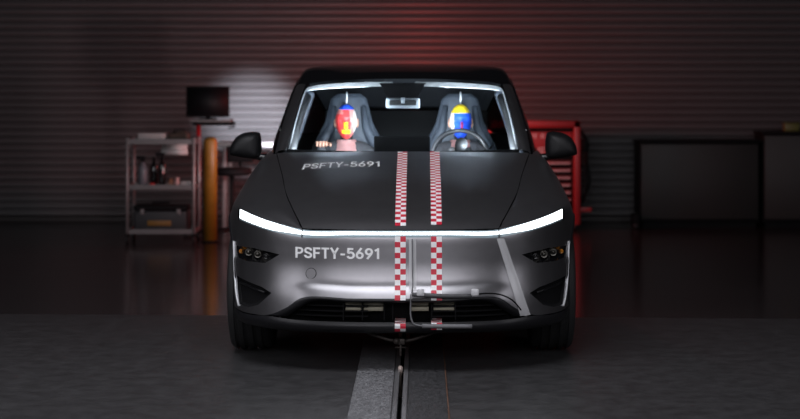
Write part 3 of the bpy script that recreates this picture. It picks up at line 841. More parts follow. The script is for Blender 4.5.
def tape(name, pl, pr, off, m, n=24, wr=0.0012):
    bm = bmesh.new(); prev = None
    for i in range(n + 1):
        t = i / n
        ring = []
        for k in range(5):
            s = k / 4
            px = (pl[0][0] * (1 - t) + pl[1][0] * t) * (1 - s) + (pr[0][0] * (1 - t) + pr[1][0] * t) * s
            py = (pl[0][1] * (1 - t) + pl[1][1] * t) * (1 - s) + (pr[0][1] * (1 - t) + pr[1][1] * t) * s
            q, nn = hit(px, py, ALLB); nn = nn if nn.y < 0 else -nn
            ring.append(bm.verts.new(q + nn * (off + wr * random.random() + (0.003 if k == 2 else 0))))
        if prev:
            for k in range(4): bm.faces.new((prev[k], prev[k + 1], ring[k + 1], ring[k]))
        prev = ring
    return obj(name, bm, m, car)
tape('clear_tape', ((408.8, 239), (409.2, 291)), ((416.0, 239), (416.6, 291)), 0.003, CLEART)['label'] = 'clear tape over a thin cable'
tape('clear_tape', ((496.5, 238.5), (520, 316)), ((504.0, 238.5), (530, 315)), 0.003, CLEART)['label'] = 'long clear tape running diagonally down the bumper'
def tube_px(name, pts, r, m, yoff=-0.008, bv=None):
    bm = bmesh.new(); P_ = []
    for px, py, y in pts:
        P_.append(at(px, py, y))
    P_ = [tuple(q) for q in curve3([tuple(p) for p in P_], 6)]
    sweep(bm, P_, r, 8); return obj(name, bm, m, car)
tube_px('cable', [(412.3, 239, 0.03), (412.5, 265, 0.02), (412.6, 284, 0.005), (411.8, 293, -0.045)], 0.0035, CABLEM)
tube_px('cable', [(410.8, 294, -0.05), (410.6, 305, -0.045), (411.0, 317, -0.045), (413.5, 323.5, -0.05), (419, 325.5, -0.05), (425, 326, -0.05)], 0.004, SLEEVE)
tube_px('sleeve', [(422, 326, -0.05), (445, 326.3, -0.045), (472, 326.3, -0.035)], 0.0115, SLEEVE)
tube_px('sleeve', [(412, 294.5, -0.045), (440, 296, -0.04), (472, 296, -0.03)], 0.012, mat('dark_sleeve', (0.07, 0.07, 0.075), 0.4))
tube_px('cable', [(470, 295.5, -0.03), (484, 293.5, -0.015), (500, 294.5, 0.01), (512, 300, 0.045), (521, 310, 0.075)], 0.004, DARK)
for px in (420.5, 475):
    q = at(px, 292.5, -0.052 if px < 450 else -0.03)
    bm = bmesh.new(); box(bm, q, (0.040, 0.024, 0.036), rot=Matrix.Rotation(random.uniform(-0.1, 0.1), 3, 'Y').to_euler(), bev=0.006)
    obj('tape_pad', bm, mat('white_tape', (0.66, 0.66, 0.68), 0.5, bump=(60, 0.4)), car)
# tow yoke below the nose
yk = mat('yoke_steel', (0.06, 0.05, 0.045), 0.5, 0.6)
bm = bmesh.new()
for s in (-1, 1): sweep(bm, [(s * 0.20, 0.16, 0.205), (s * 0.15, 0.15, 0.182), (s * 0.06, 0.14, 0.155), (0.0, 0.14, 0.148)], 0.010, 8)
box(bm, (0, 0.14, 0.148), (0.05, 0.05, 0.035), bev=0.006); box(bm, (0, 0.14, 0.11), (0.012, 0.02, 0.08), bev=0.003); box(bm, (0, 0.14, 0.115), (0.06, 0.012, 0.008))
lathe(bm, [(0.016, 0.10), (0.018, 0.115), (0.01, 0.12)], 12, 'Y', c=(-0.022, 0, 0.152))
obj('tow_yoke', bm, yk, car)['label'] = 'bare steel tow yoke hanging under the nose'

# ---------------------------------------------------------------- cabin
def ell(bm, secs, n=20, closed=True):
    """stack of (centre, rx, ry) elliptical rings in z order; rx, ry may be given with power"""
    rings = []
    for c, rx, ry in secs:
        rings.append([bm.verts.new((c[0] + rx * math.copysign(abs(math.cos(a)) ** 0.8, math.cos(a)), c[1] + ry * math.copysign(abs(math.sin(a)) ** 0.8, math.sin(a)), c[2])) for a in [2 * PI * j / n for j in range(n)]])
    for A_, B_ in zip(rings, rings[1:]):
        for j in range(n): bm.faces.new((A_[j], A_[(j + 1) % n], B_[(j + 1) % n], B_[j]))
    bm.faces.new(rings[0][::-1]); bm.faces.new(rings[-1]); bmesh.ops.recalc_face_normals(bm, faces=bm.faces)

for sx in (-0.385, 0.375):
    st = bpy.data.objects.new('front_seat', None); C.objects.link(st); st.parent = car; st.location = (sx, 2.75, 0.45)
    bm = bmesh.new(); box(bm, (0, -0.10, 0.05), (0.50, 0.52, 0.16), bev=0.05, seg=3); obj('seat_cushion', bm, SEATM, st)
    bm = bmesh.new()
    ell(bm, [((0, 0.14, 0.08), 0.23, 0.09), ((0, 0.17, 0.25), 0.255, 0.085), ((0, 0.20, 0.42), 0.262, 0.08), ((0, 0.225, 0.54), 0.265, 0.07), ((0, 0.24, 0.63), 0.248, 0.06), ((0, 0.25, 0.71), 0.205, 0.055), ((0, 0.258, 0.79), 0.165, 0.052), ((0, 0.265, 0.88), 0.142, 0.05), ((0, 0.27, 0.95), 0.125, 0.045), ((0, 0.272, 0.985), 0.08, 0.035)])
    obj('backrest', bm, SEATM, st)
    for s in (-1, 1):
        bm = bmesh.new()
        sweep(bm, [(s * 0.215, 0.06, 0.10), (s * 0.235, 0.10, 0.30), (s * 0.225, 0.14, 0.48), (s * 0.185, 0.18, 0.62), (s * 0.12, 0.21, 0.75), (s * 0.10, 0.225, 0.90)], [0.05, 0.055, 0.05, 0.04, 0.03, 0.02], 10)
        obj('side_bolster', bm, SEATM, st)
bm = bmesh.new(); box(bm, (0, 3.55, 0.80), (1.30, 0.20, 0.62), bev=0.06, seg=3)
for x in (-0.42, 0.42): box(bm, (x, 3.56, 1.17), (0.26, 0.12, 0.17), bev=0.04, seg=3)
obj('rear_bench', bm, DASHM, car)
bm = bmesh.new(); box(bm, (0, 2.6, 0.42), (1.5, 2.6, 0.05)); obj('cabin_floor', bm, DASHM, car)
for s in (-1, 1):
    bm = bmesh.new(); box(bm, (s * 0.80, 2.5, 0.75), (0.04, 2.0, 0.60), bev=0.01); obj('door_card', bm, DASHM, car)
bm = bmesh.new(); box(bm, (0, 1.78, 0.93), (1.48, 0.46, 0.16), bev=0.04, seg=3); box(bm, (0, 1.45, 0.92), (1.2, 0.3, 0.1), bev=0.03)
obj('dashboard', bm, DASHM, car)
q0, q1 = at(374, 136, 1.99), at(430, 152, 1.99)
scr = bmesh.new(); box(scr, ((q0.x + q1.x) / 2, 1.99, q0.z - 0.115), (q1.x - q0.x, 0.022, 0.23), bev=0.008)
so = obj('centre_screen', scr, mat('screen_back', (0.006, 0.006, 0.007), 0.7, spec=0.2), car)
bm = bmesh.new(); box(bm, ((q0.x + q1.x) / 2, 1.97, 0.98), (0.10, 0.05, 0.10), bev=0.01); obj('screen_mount', bm, DASHM, so)
# steering wheel
sw = bpy.data.objects.new('steering_wheel', None); C.objects.link(sw); sw.parent = car; sw.location = (0.362, 2.27, 1.045); sw.rotation_euler = (math.radians(-24), 0, 0)
bm = bmesh.new(); sweep(bm, [(0.178 * math.cos(2 * PI * i / 48), 0, 0.172 * math.sin(2 * PI * i / 48)) for i in range(48)], 0.015, 10, close=True)
obj('rim', bm, mat('wheel_leather', (0.008, 0.008, 0.009), 0.38), sw)
bm = bmesh.new(); box(bm, (0, -0.01, -0.01), (0.15, 0.05, 0.12), bev=0.02, seg=3); obj('hub', bm, DASHM, sw)
bm = bmesh.new()
for s in (-1, 1): box(bm, (s * 0.12, 0, 0.0), (0.12, 0.025, 0.035), bev=0.008)
box(bm, (0, 0, -0.11), (0.04, 0.025, 0.12), bev=0.008); obj('spoke', bm, DASHM, sw)
bm = bmesh.new(); sweep(bm, [(0, -0.03, 0), (0, -0.35, -0.06)], 0.04, 12); obj('column', bm, DASHM, sw)
# pale trim round the windshield, sun visors
inn = []
def ws_at(u, v):
    """point on the windshield, u 0..1 across half, v 0..1 upward, moved inside"""
    a = u * (FW.shape[1] - 1); b = v * (FW.shape[0] - 1); i, j = min(int(b), FW.shape[0] - 2), min(int(a), FW.shape[1] - 2)
    fb, fa = b - i, a - j
    return (FW[i, j] * (1 - fa) + FW[i, j + 1] * fa) * (1 - fb) + (FW[i + 1, j] * (1 - fa) + FW[i + 1, j + 1] * fa) * fb
for sgn in (-1, 1):
    path_o, path_i = [], []
    for v in np.linspace(0.0, 0.90, 20): path_o.append(ws_at(0.985, v)); path_i.append(ws_at(0.950 - 0.012 * v, v * 0.97))
    for u in np.linspace(0.955, 0.07, 28):
        rr = 0.965 if u < 0.93 else 0.94
        path_o.append(ws_at(u, rr)); path_i.append(ws_at(min(u, 0.938), 0.875))
    O = np.array(path_o); I = np.array(path_i)
    O = O * np.array([sgn, 1, 1]) + np.array([0, 0.035, -0.012]); I = I * np.array([sgn, 1, 1]) + np.array([0, 0.05, -0.008])
    bm = grid_bm(np.stack([O, (O + I) / 2 + np.array([0, -0.006, 0]), I]), center=(0, 3, 1.0))
    obj('headliner_trim', bm, TRIMW, car)
    # sun visor
    bm = bmesh.new()
    pts = [ws_at(u, 0.865) * np.array([sgn, 1, 1]) + np.array([0, 0.085, -0.006]) for u in np.linspace(0.22, 0.86, 12)]
    pt2 = [ws_at(u, 0.82) * np.array([sgn, 1, 1]) + np.array([0, 0.18, 0.024]) for u in np.linspace(0.22, 0.86, 12)]
    bm = grid_bm(np.stack([np.array(pts), np.array(pt2)]), center=(0, 3, 2))
    bmesh.ops.solidify(bm, geom=bm.faces[:], thickness=0.012)
    obj('sun_visor', bm, TRIMW, car)
    # inner A pillar dark lining and door seal seen through the glass
    bm = bmesh.new()
    sweep(bm, [(sgn * 0.69, 1.75, 1.10), (sgn * 0.68, 1.95, 1.22), (sgn * 0.655, 2.15, 1.33), (sgn * 0.63, 2.32, 1.42)], [0.03, 0.035, 0.03, 0.03], 10)
    obj('pillar_lining', bm, DASHM, car)
    bm = bmesh.new(); box(bm, (sgn * 0.70, 2.62, 1.22), (0.06, 0.12, 0.50), rot=Matrix.Rotation(-sgn * 0.32, 3, 'Y').to_euler(), bev=0.02); obj('b_pillar_lining', bm, SEATM, car)
bm = grid_bm(FRoof[8:, :-2] * np.array([0.97, 1, 1]) - np.array([0, 0, 0.035]), True, center=(0, 2.6, 3))
obj('headliner', bm, mat('dark_headliner', (0.05, 0.055, 0.065), 0.8), car)
bm = bmesh.new(); box(bm, (0, 4.05, 0.95), (1.2, 0.05, 0.7)); obj('cargo_screen', bm, DASHM, car)
# camera housing and mirror
bm = bmesh.new()
prism(bm, [(-0.155, 2.035, 1.512), (0.140, 2.035, 1.512), (0.118, 1.985, 1.475), (0.09, 1.95, 1.430), (0.075, 1.945, 1.422), (-0.09, 1.945, 1.422), (-0.105, 1.95, 1.430), (-0.133, 1.985, 1.475)], (0, 0.07, 0.0))
obj('camera_housing', bm, DARK, car, smooth=False)
rm = bmesh.new(); box(rm, (-0.005, 1.99, 1.385), (0.215, 0.03, 0.066), bev=0.013, seg=3)
rmo = obj('interior_mirror', rm, mat('mirror_case', (0.42, 0.46, 0.50), 0.35), car)
bm = bmesh.new(); box(bm, (-0.005, 1.972, 1.388), (0.17, 0.006, 0.032), bev=0.003); obj('mirror_cover', bm, DASHM, rmo)
bm = bmesh.new(); sweep(bm, [(-0.005, 1.965, 1.43), (-0.005, 1.97, 1.40), (-0.005, 1.972, 1.385)], 0.012, 10); obj('mirror_stem', bm, mat('mirror_case', ()), rmo)

# ================================================================== CRASH DUMMIES
SKIN = mat('dummy_vinyl', (0.50, 0.27, 0.19), 0.5); SHIRT = mat('dark_vest', (0.045, 0.045, 0.05), 0.8, bump=(80, 0.1))
BIB = mat('pink_chest_skin', (0.70, 0.38, 0.36), 0.6)
DRED = mat('red_face_paint', (0.70, 0.05, 0.05), 0.5); DYEL = mat('yellow_face_paint', (0.85, 0.60, 0.02), 0.5)
DBLUE = mat('blue_face_paint', (0.02, 0.10, 0.80), 0.5); DWHT = mat('white_paint_and_light', (0.75, 0.68, 0.66), 0.5); DPNK = mat('pink_paint_and_light', (0.70, 0.22, 0.20), 0.5)
def skin_mesh(name, verts, edges, radii, m, parent, sub=2, smoothroot=0):
    me = bpy.data.meshes.new(name + '_cage'); me.from_pydata(verts, edges, [])
    o = bpy.data.objects.new(name + '_cage', me); C.objects.link(o)
    o.modifiers.new('s', 'SKIN'); sd = o.modifiers.new('u', 'SUBSURF'); sd.levels = sub; sd.render_levels = sub
    for i, r in enumerate(radii):
        me.skin_vertices[0].data[i].radius = r if isinstance(r, tuple) else (r, r)
    me.skin_vertices[0].data[smoothroot].use_root = True
    dg = bpy.context.evaluated_depsgraph_get()
    nm = bpy.data.meshes.new_from_object(o.evaluated_get(dg)); nm.name = name
    nm.materials.clear(); nm.materials.append(m)
    nm.polygons.foreach_set('use_smooth', [True] * len(nm.polygons))
    bpy.data.objects.remove(o)
    r = bpy.data.objects.new(name, nm); C.objects.link(r); r.parent = parent; return r

def head_point(th, ph):
    """th 0..pi from crown to neck, ph angle, face looks to -y"""
    z = math.cos(th); s = math.sin(th)
    x = s * math.cos(ph); y = s * math.sin(ph)
    front_ = max(0, -y)
    X = x * 0.073; Y = y * 0.092; Z = z * 0.118
    if Z < 0: X *= 1 - 0.22 * (Z / -0.118) ** 1.4; Y *= 1 - 0.10 * (Z / -0.118)
    g = lambda cx, cz, sx, sz: math.exp(-((X - cx) / sx) ** 2 - ((Z - cz) / sz) ** 2)
    if y < 0:
        Y -= 0.024 * g(0, -0.022, 0.011, 0.02)                     # nose
        Y += 0.012 * (g(0.028, 0.008, 0.015, 0.012) + g(-0.028, 0.008, 0.015, 0.012))   # eye sockets
        Y -= 0.006 * g(0, 0.032, 0.045, 0.010)                      # brow
        Y -= 0.007 * g(0, -0.058, 0.018, 0.007) - 0.005 * g(0, -0.068, 0.022, 0.004)    # lips
        Y -= 0.008 * g(0, -0.095, 0.018, 0.014)                     # chin
    return (X, Y, Z)

def dummy(name, label, loc, face, hands):
    t = thing(name, label, 'crash dummy', loc)
    # body: pelvis root, spine, arms, legs as one surface
    V = [(0, 0.02, 0.09), (0, 0.06, 0.24), (0, 0.11, 0.42), (0, 0.12, 0.52), (0, 0.11, 0.60),
         (-0.10, 0.12, 0.535), (-0.185, 0.12, 0.50), (0.10, 0.12, 0.535), (0.185, 0.12, 0.50),
         (-0.09, -0.02, 0.09), (-0.13, -0.38, 0.16), (-0.13, -0.58, -0.10), (0.09, -0.02, 0.09), (0.13, -0.38, 0.16), (0.13, -0.58, -0.10)]
    R = [(0.15, 0.12), (0.14, 0.11), (0.155, 0.115), (0.10, 0.085), (0.052, 0.052), (0.075, 0.075), (0.062, 0.062), (0.075, 0.075), (0.062, 0.062),
         0.085, 0.065, 0.05, 0.085, 0.065, 0.05]
    E = [(0, 1), (1, 2), (2, 3), (3, 4), (3, 5), (5, 6), (3, 7), (7, 8), (0, 9), (9, 10), (10, 11), (0, 12), (12, 13), (13, 14)]
    for s, sh in ((-1, 6), (1, 8)):
        h = hands[0] if s < 0 else hands[1]
        el = (s * 0.25, -0.02, 0.30) if h[2] > 0.4 else (s * 0.26, 0.02, 0.26)
        wr = Vector(h)
        i = len(V); V += [el, tuple(wr)]; R += [0.045, 0.030]; E += [(sh, i), (i, i + 1)]
    skin_mesh('body', V, E, R, SHIRT, t)
    # hands with five fingers curled
    for s, h in ((-1, hands[0]), (1, hands[1])):
        hv = Vector(h); V2 = [tuple(hv), tuple(hv + Vector((0, -0.035, 0.012))), tuple(hv + Vector((0, -0.07, 0.018)))]; R2 = [0.026, (0.036, 0.018), (0.036, 0.016)]; E2 = [(0, 1), (1, 2)]
        for f, ln in enumerate((0.07, 0.08, 0.075, 0.058)):
            ox = -0.030 + 0.02 * f; b = hv + Vector((ox, -0.075, 0.018)); i = len(V2)
            V2 += [tuple(b), tuple(b + Vector((0, -ln * 0.45, 0.008))), tuple(b + Vector((0, -ln * 0.62, -ln * 0.35)))]; R2 += [0.009, 0.009, 0.0075]; E2 += [(2, i), (i, i + 1), (i + 1, i + 2)]
        i = len(V2); b = hv + Vector((-s * 0.034, -0.03, 0.01)); V2 += [tuple(b), tuple(b + Vector((-s * 0.02, -0.03, 0.0))), tuple(b + Vector((-s * 0.022, -0.055, -0.012)))]; R2 += [0.012, 0.010, 0.008]; E2 += [(1, i), (i, i + 1), (i + 1, i + 2)]
        skin_mesh('hand', V2, E2, R2, SKIN, t, 1)
    # head
    bm = bmesh.new(); NT, NP = 48, 64
    g = [[bm.verts.new(head_point(PI * (0.001 + 0.998 * i / NT), 2 * PI * j / NP)) for j in range(NP)] for i in range(NT + 1)]
    for i in range(NT):
        for j in range(NP):
            f = bm.faces.new((g[i][j], g[i + 1][j], g[i + 1][(j + 1) % NP], g[i][(j + 1) % NP]))
            f.material_index = face(f.calc_center_median())
    bm.faces.new(g[0][::-1]) ; bm.faces.new(g[-1])
    bmesh.ops.recalc_face_normals(bm, faces=bm.faces)
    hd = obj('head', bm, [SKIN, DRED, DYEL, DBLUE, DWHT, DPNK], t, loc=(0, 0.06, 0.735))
    for s in (-1, 1):
        bm = bmesh.new(); bmesh.ops.create_uvsphere(bm, u_segments=12, v_segments=8, radius=1.0)
        for v in bm.verts: v.co = Vector((v.co.x * 0.012 + s * 0.072, v.co.y * 0.02 + 0.008, v.co.z * 0.032 - 0.008))
        obj('ear', bm, SKIN, hd)
    bm = bmesh.new(); lathe(bm, [(0.042, 0.56), (0.044, 0.575), (0.040, 0.59), (0.044, 0.605), (0.040, 0.62), (0.043, 0.64), (0.04, 0.665)], 20, 'Z', c=(0, 0.09, 0)); obj('neck', bm, DASHM, t)
    # shoulder belt
    return t
def face_l(c):
    if c.z > 0.082 - 0.1 * max(0, c.y): return 3 if c.y < 0.07 else 0
    if c.y < -0.01:
        if abs(c.x) < 0.013 and -0.045 < c.z < -0.002: return 2
        if abs(c.x) < 0.028 and -0.078 < c.z < -0.050: return 2
        if c.x > 0.034 - 0.12 * abs(c.z + 0.02): return 4 if c.x > 0.048 else 5  # light on the centre-side cheek painted in as pink and white
        if c.z > 0.052 and c.x < -0.02: return 5
        return 1
    return 5
def face_r(c):
    if c.z > 0.062 and c.y < 0.075: return 2
    if c.y < 0.01:
        if abs(c.x - 0.006) < 0.007 and -0.05 < c.z < 0.0: return 1
        if c.x < -0.045: return 4  # lit side towards the cabin centre painted white
        return 3
    return 4
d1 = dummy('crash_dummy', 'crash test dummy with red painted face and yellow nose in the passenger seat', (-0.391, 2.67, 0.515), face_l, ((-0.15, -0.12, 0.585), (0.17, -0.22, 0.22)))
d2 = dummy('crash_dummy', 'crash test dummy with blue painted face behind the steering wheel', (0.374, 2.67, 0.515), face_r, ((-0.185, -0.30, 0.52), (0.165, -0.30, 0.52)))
for d in (d1, d2):
    bm = bmesh.new(); sweep(bm, [(0, 0.10, 0.845), (0.002, 0.11, 0.90), (0.0, 0.13, 0.935)], 0.0045, 6); obj('sensor_lead', bm, WHITE, d)
    s = -1 if d is d1 else 1
    bm = bmesh.new(); prev = None
    for t_ in np.linspace(0, 1, 14):
        c = Vector((s * 0.22, 0.10, 0.58)).lerp(Vector((-s * 0.14, -0.10, 0.16)), t_) + Vector((0, -0.075 * math.sin(PI * min(1, t_ * 1.1 + 0.12)), 0.02 * math.sin(PI * t_)))
        ring = [bm.verts.new(c + Vector((o_ * 0.5, 0, o_ * 0.87))) for o_ in (-0.024, 0.024)]
        if prev: bm.faces.new((prev[0], prev[1], ring[1], ring[0]))
        prev = ring
    bmesh.ops.solidify(bm, geom=bm.faces[:], thickness=0.003)
    obj('shoulder_belt', bm, DASHM, d)
for d in (d1, d2):                                            # pale pink collar below the neck
    bm = bmesh.new(); rings = []
    for z, rx, ry in ((0.50, 0.105, 0.115), (0.545, 0.10, 0.105), (0.585, 0.085, 0.085), (0.615, 0.060, 0.062)):
        rings.append([bm.verts.new((rx * math.cos(a), 0.11 + ry * math.sin(a) * 1.0, z)) for a in np.linspace(PI * 0.98, PI * 2.02, 19)])
    for A_, B_ in zip(rings, rings[1:]):
        for j in range(18): bm.faces.new((A_[j], A_[j + 1], B_[j + 1], B_[j]))
    bmesh.ops.solidify(bm, geom=bm.faces[:], thickness=0.012)
    obj('collar', bm, BIB, d)

# ================================================================== LEFT BACKGROUND
steel = mat('galvanised_tube', (0.34, 0.32, 0.32), 0.42, 0.3)
shelfm = mat('grey_shelf', (0.17, 0.17, 0.17), 0.5)
PAPER = mat('paper_white', (0.50, 0.48, 0.47), 0.7)
YC = 7.6
cx0, cx1 = at(127.2, 0, YC).x, at(193.8, 0, YC).x
ct = thing('service_cart', 'three-tier grey steel service cart loaded with bottles and a tool case', 'cart', ((cx0 + cx1) / 2, YC + 0.2, 0))
hw = (cx1 - cx0) / 2; hd_ = 0.20
for s in (-1, 1):
    for q in (-1, 1):
        bm = bmesh.new(); sweep(bm, [(s * hw, q * hd_, 0.09), (s * hw, q * hd_, 0.985)], 0.014, 12); obj('post', bm, steel, ct)
        cs = bmesh.new(); box(cs, (s * hw, q * hd_, 0.075), (0.03, 0.045, 0.03), bev=0.004)
        co_ = obj('caster', cs, DARK, ct)
        bm = bmesh.new(); lathe(bm, [(0.012, -0.012), (0.035, -0.012), (0.0375, -0.006), (0.0375, 0.006), (0.035, 0.012), (0.012, 0.012)], 20, 'X', c=(s * hw, q * hd_ + 0.01, 0.0375)); obj('caster_wheel', bm, RUBBER, co_)
zs = [0.098, 0.512, 0.935]
for z in zs:
    bm = bmesh.new(); box(bm, (0, 0, z), (2 * hw - 0.01, 2 * hd_, 0.008))
    for s in (-1, 1):
        box(bm, (0, s * hd_, z + 0.012), (2 * hw, 0.006, 0.045)); box(bm, (s * hw, 0, z + 0.012), (0.006, 2 * hd_, 0.045))
    obj('shelf', bm, shelfm, ct, smooth=False)
X0 = (cx0 + cx1) / 2; Y0 = YC + 0.2
def xpx(px, Y): return at(px, 0, Y).x
# on top
def simple(name, label, cat, bm, m, loc, smooth=True, group=None):
    o = obj(name, bm, m, smooth=smooth, loc=loc); return tag(o, label, cat, group)
zt = zs[2] + 0.004
t = thing('paper_stack', 'white stack of papers lying on the cart top', 'papers', (xpx(153.5, Y0 - .05), Y0 - 0.08, zt))
for k in range(4):
    bm = bmesh.new(); box(bm, (0, 0, 0.030 + 0.016 * k), (0.25, 0.20, 0.014), rot=Matrix.Rotation(random.uniform(-.06, .06), 3, 'Z').to_euler(), bev=0.002); obj('sheaf', bm, PAPER, t)
bm = bmesh.new(); box(bm, (0, 0, 0.011), (0.27, 0.22, 0.022), bev=0.003); obj('clipboard', bm, DARK, t)
bm = bmesh.new(); box(bm, (0, 0, 0.045), (0.19, 0.16, 0.09), bev=0.03, seg=3); box(bm, (0.02, 0, 0.08), (0.10, 0.10, 0.05), bev=0.02, seg=3)
t = simple('tool_bag', 'small dark brown tool bag on the cart top', 'bag', bm, mat('brown_canvas', (0.06, 0.04, 0.03), 0.8, bump=(60, 0.3)), (xpx(180, Y0), Y0 - 0.05, zt))
bm = bmesh.new(); sweep(bm, [(-0.05, 0, 0.09), (-0.03, 0, 0.12), (0.05, 0, 0.12), (0.07, 0, 0.09)], 0.008, 8); obj('handle', bm, DARK, t)
# bottles on the middle shelf
zm = zs[1] + 0.004
def bottle(name, label, px, h, r, m, capm, spray=False, yo=-0.1, cap_h=0.03):
    t = thing(name, label, 'bottle', (xpx(px, Y0 + yo), Y0 + yo, zm))
    bm = bmesh.new(); lathe(bm, [(r * 0.9, 0), (r, 0.01), (r, h * 0.62), (r * 0.85, h * 0.72), (r * 0.40, h * 0.82), (r * 0.38, h * 0.90)], 20); obj('bottle_body', bm, m, t)
    bm = bmesh.new(); lathe(bm, [(r * 0.45, h * 0.88), (r * 0.45, h * 0.88 + cap_h), (r * 0.4, h * 0.9 + cap_h)], 16); obj('cap', bm, capm, t)
    if spray:
        bm = bmesh.new(); box(bm, (-0.02, 0, h + 0.01), (0.085, 0.022, 0.03), bev=0.006); box(bm, (-0.035, 0, h - 0.03), (0.012, 0.014, 0.06), bev=0.004); obj('trigger', bm, capm, t)
    return t
clr = mat('pale_bottle', (0.15, 0.15, 0.17), 0.35); redcap = mat('red_cap', (0.5, 0.03, 0.03), 0.4)
bottle('spray_bottle', 'pale grey spray bottle with trigger on the cart', 143, 0.27, 0.044, clr, DARK, True)
bottle('black_bottle', 'tall black bottle standing next to the spray bottle', 154, 0.28, 0.038, BLACKG, DARK, False, 0.0)
bottle('black_bottle', 'black bottle with narrow neck in the middle of the cart shelf', 162, 0.30, 0.034, BLACKG, DARK, True, -0.08)
bm = bmesh.new(); lathe(bm, [(0.028, 0), (0.03, 0.005), (0.03, 0.035), (0.02, 0.045)], 16); simple('red_tin', 'small red tin in front of the black bottles', 'tin', bm, redcap, (xpx(152, Y0 - .16), Y0 - 0.155, zm))
bm = bmesh.new(); lathe(bm, [(0.025, 0), (0.026, 0.05), (0.018, 0.06), (0.018, 0.08)], 16); simple('small_jar', 'small brown jar on the cart shelf', 'jar', bm, mat('brown_jar', (0.30, 0.14, 0.08), 0.4), (xpx(171, Y0 - .1), Y0 - 0.1, zm))
bm = bmesh.new(); lathe(bm, [(0.03, 0), (0.031, 0.055), (0.022, 0.068), (0.022, 0.09), (0.018, 0.095)], 16); simple('small_jar', 'small pink jar between the brown jar and the white block', 'jar', bm, mat('pink_jar', (0.55, 0.32, 0.30), 0.4), (xpx(177.5, Y0 - .1), Y0 - 0.12, zm))
bm = bmesh.new(); box(bm, (0, 0, 0.03), (0.085, 0.07, 0.06), bev=0.008); simple('white_block', 'white block at the end of the cart shelf', 'block', bm, PAPER, (xpx(186, Y0 - .1), Y0 - 0.12, zm))
bm = bmesh.new(); lathe(bm, [(0.028, -0.12), (0.028, 0.12)], 18, 'X'); box(bm, (0, 0, 0.045), (0.24, 0.01, 0.09))
tag(obj('paper_roll', bm, PAPER, loc=(xpx(175, Y0), Y0 - 0.02, zs[2] - 0.09)), 'white paper roll hanging under the cart top', 'paper roll')
# tool case on the bottom shelf
t = thing('tool_case', 'dark tool case with yellow label on the bottom of the cart', 'tool case', (xpx(161.5, Y0 - .1), Y0 - 0.05, zs[0] + 0.004))
bm = bmesh.new(); box(bm, (0, 0, 0.10), (0.50, 0.26, 0.20), bev=0.02, seg=3); obj('case_body', bm, mat('case_grey', (0.022, 0.023, 0.026), 0.55), t)
bm = bmesh.new(); box(bm, (0, 0, 0.225), (0.505, 0.265, 0.05), bev=0.015, seg=3); obj('lid', bm, DARK, t)
bm = bmesh.new(); box(bm, (-0.01, -0.132, 0.085), (0.22, 0.006, 0.05), bev=0.002); obj('label_plate', bm, mat('yellow_plate', (0.22, 0.11, 0.012), 0.5), t)
bm = bmesh.new(); sweep(bm, [(-0.08, -0.10, 0.245), (-0.08, -0.10, 0.275), (0.08, -0.10, 0.275), (0.08, -0.10, 0.245)], 0.008, 8); obj('handle', bm, DARK, t)
for s in (-1, 1):
    bm = bmesh.new(); box(bm, (s * 0.17, -0.135, 0.19), (0.04, 0.012, 0.05), bev=0.004); obj('latch', bm, shelfm, t)

# monitor on its pole
YM = 8.55
px_ = xpx(198.5, YM)
st = thing('monitor_stand', 'pole stand in red-lit colour carrying a tray and a black monitor', 'stand', (px_, YM, 0))
redp = mat('red_enamel_and_light', (0.36, 0.012, 0.016), 0.4)
bm = bmesh.new(); sweep(bm, [(0, 0, 0.02), (0, 0, 1.12)], 0.022, 14); obj('pole', bm, redp, st)  # red light on the pole put into its colour
bm = bmesh.new()
for a in (0.3, 2.0, 4.1, 5.4): sweep(bm, [(0, 0, 0.045), (0.20 * math.cos(a), 0.20 * math.sin(a), 0.02)], 0.016, 8)
obj('foot', bm, DARK, st)
zt_ = at(0, 120.5, YM).z
bm = bmesh.new(); box(bm, (0.14, -0.06, zt_), (0.40, 0.26, 0.02), bev=0.004); obj('tray', bm, shelfm, st)
bm = bmesh.new(); box(bm, (0.12, 0, zt_ - 0.03), (0.36, 0.05, 0.04), bev=0.01); box(bm, (0.30, -0.04, zt_ - 0.025), (0.10, 0.06, 0.05), bev=0.01); obj('bracket', bm, DARK, st)
bm = bmesh.new(); sweep(bm, [(0.32, -0.12, zt_ + 0.01), (0.37, -0.12, zt_ - 0.02), (0.36, -0.1, zt_ - 0.06), (0.30, -0.1, zt_ - 0.07)], 0.008, 8); obj('cable', bm, DARK, st)
a0, a1 = at(187, 86, YM), at(230, 120.0, YM)
mo = thing('monitor', 'black computer monitor switched off above the cart', 'monitor', ((a0.x + a1.x) / 2, YM - 0.06, zt_ + 0.01))
wM, hM = a1.x - a0.x, a0.z - zt_ - 0.012
bm = bmesh.new(); box(bm, (0, 0, hM / 2 + 0.012), (wM, 0.035, hM - 0.024), bev=0.006); obj('case', bm, DARK, mo)
bm = bmesh.new(); box(bm, (0, -0.019, hM / 2 + 0.014), (wM - 0.03, 0.003, hM - 0.055)); obj('screen', bm, mat('off_screen', (0.004, 0.004, 0.005), 0.6, spec=0.2), mo)
bm = bmesh.new(); box(bm, (0, 0.01, 0.008), (0.16, 0.12, 0.012), bev=0.004); box(bm, (0, 0.03, 0.05), (0.05, 0.02, 0.1)); obj('foot', bm, DARK, mo)

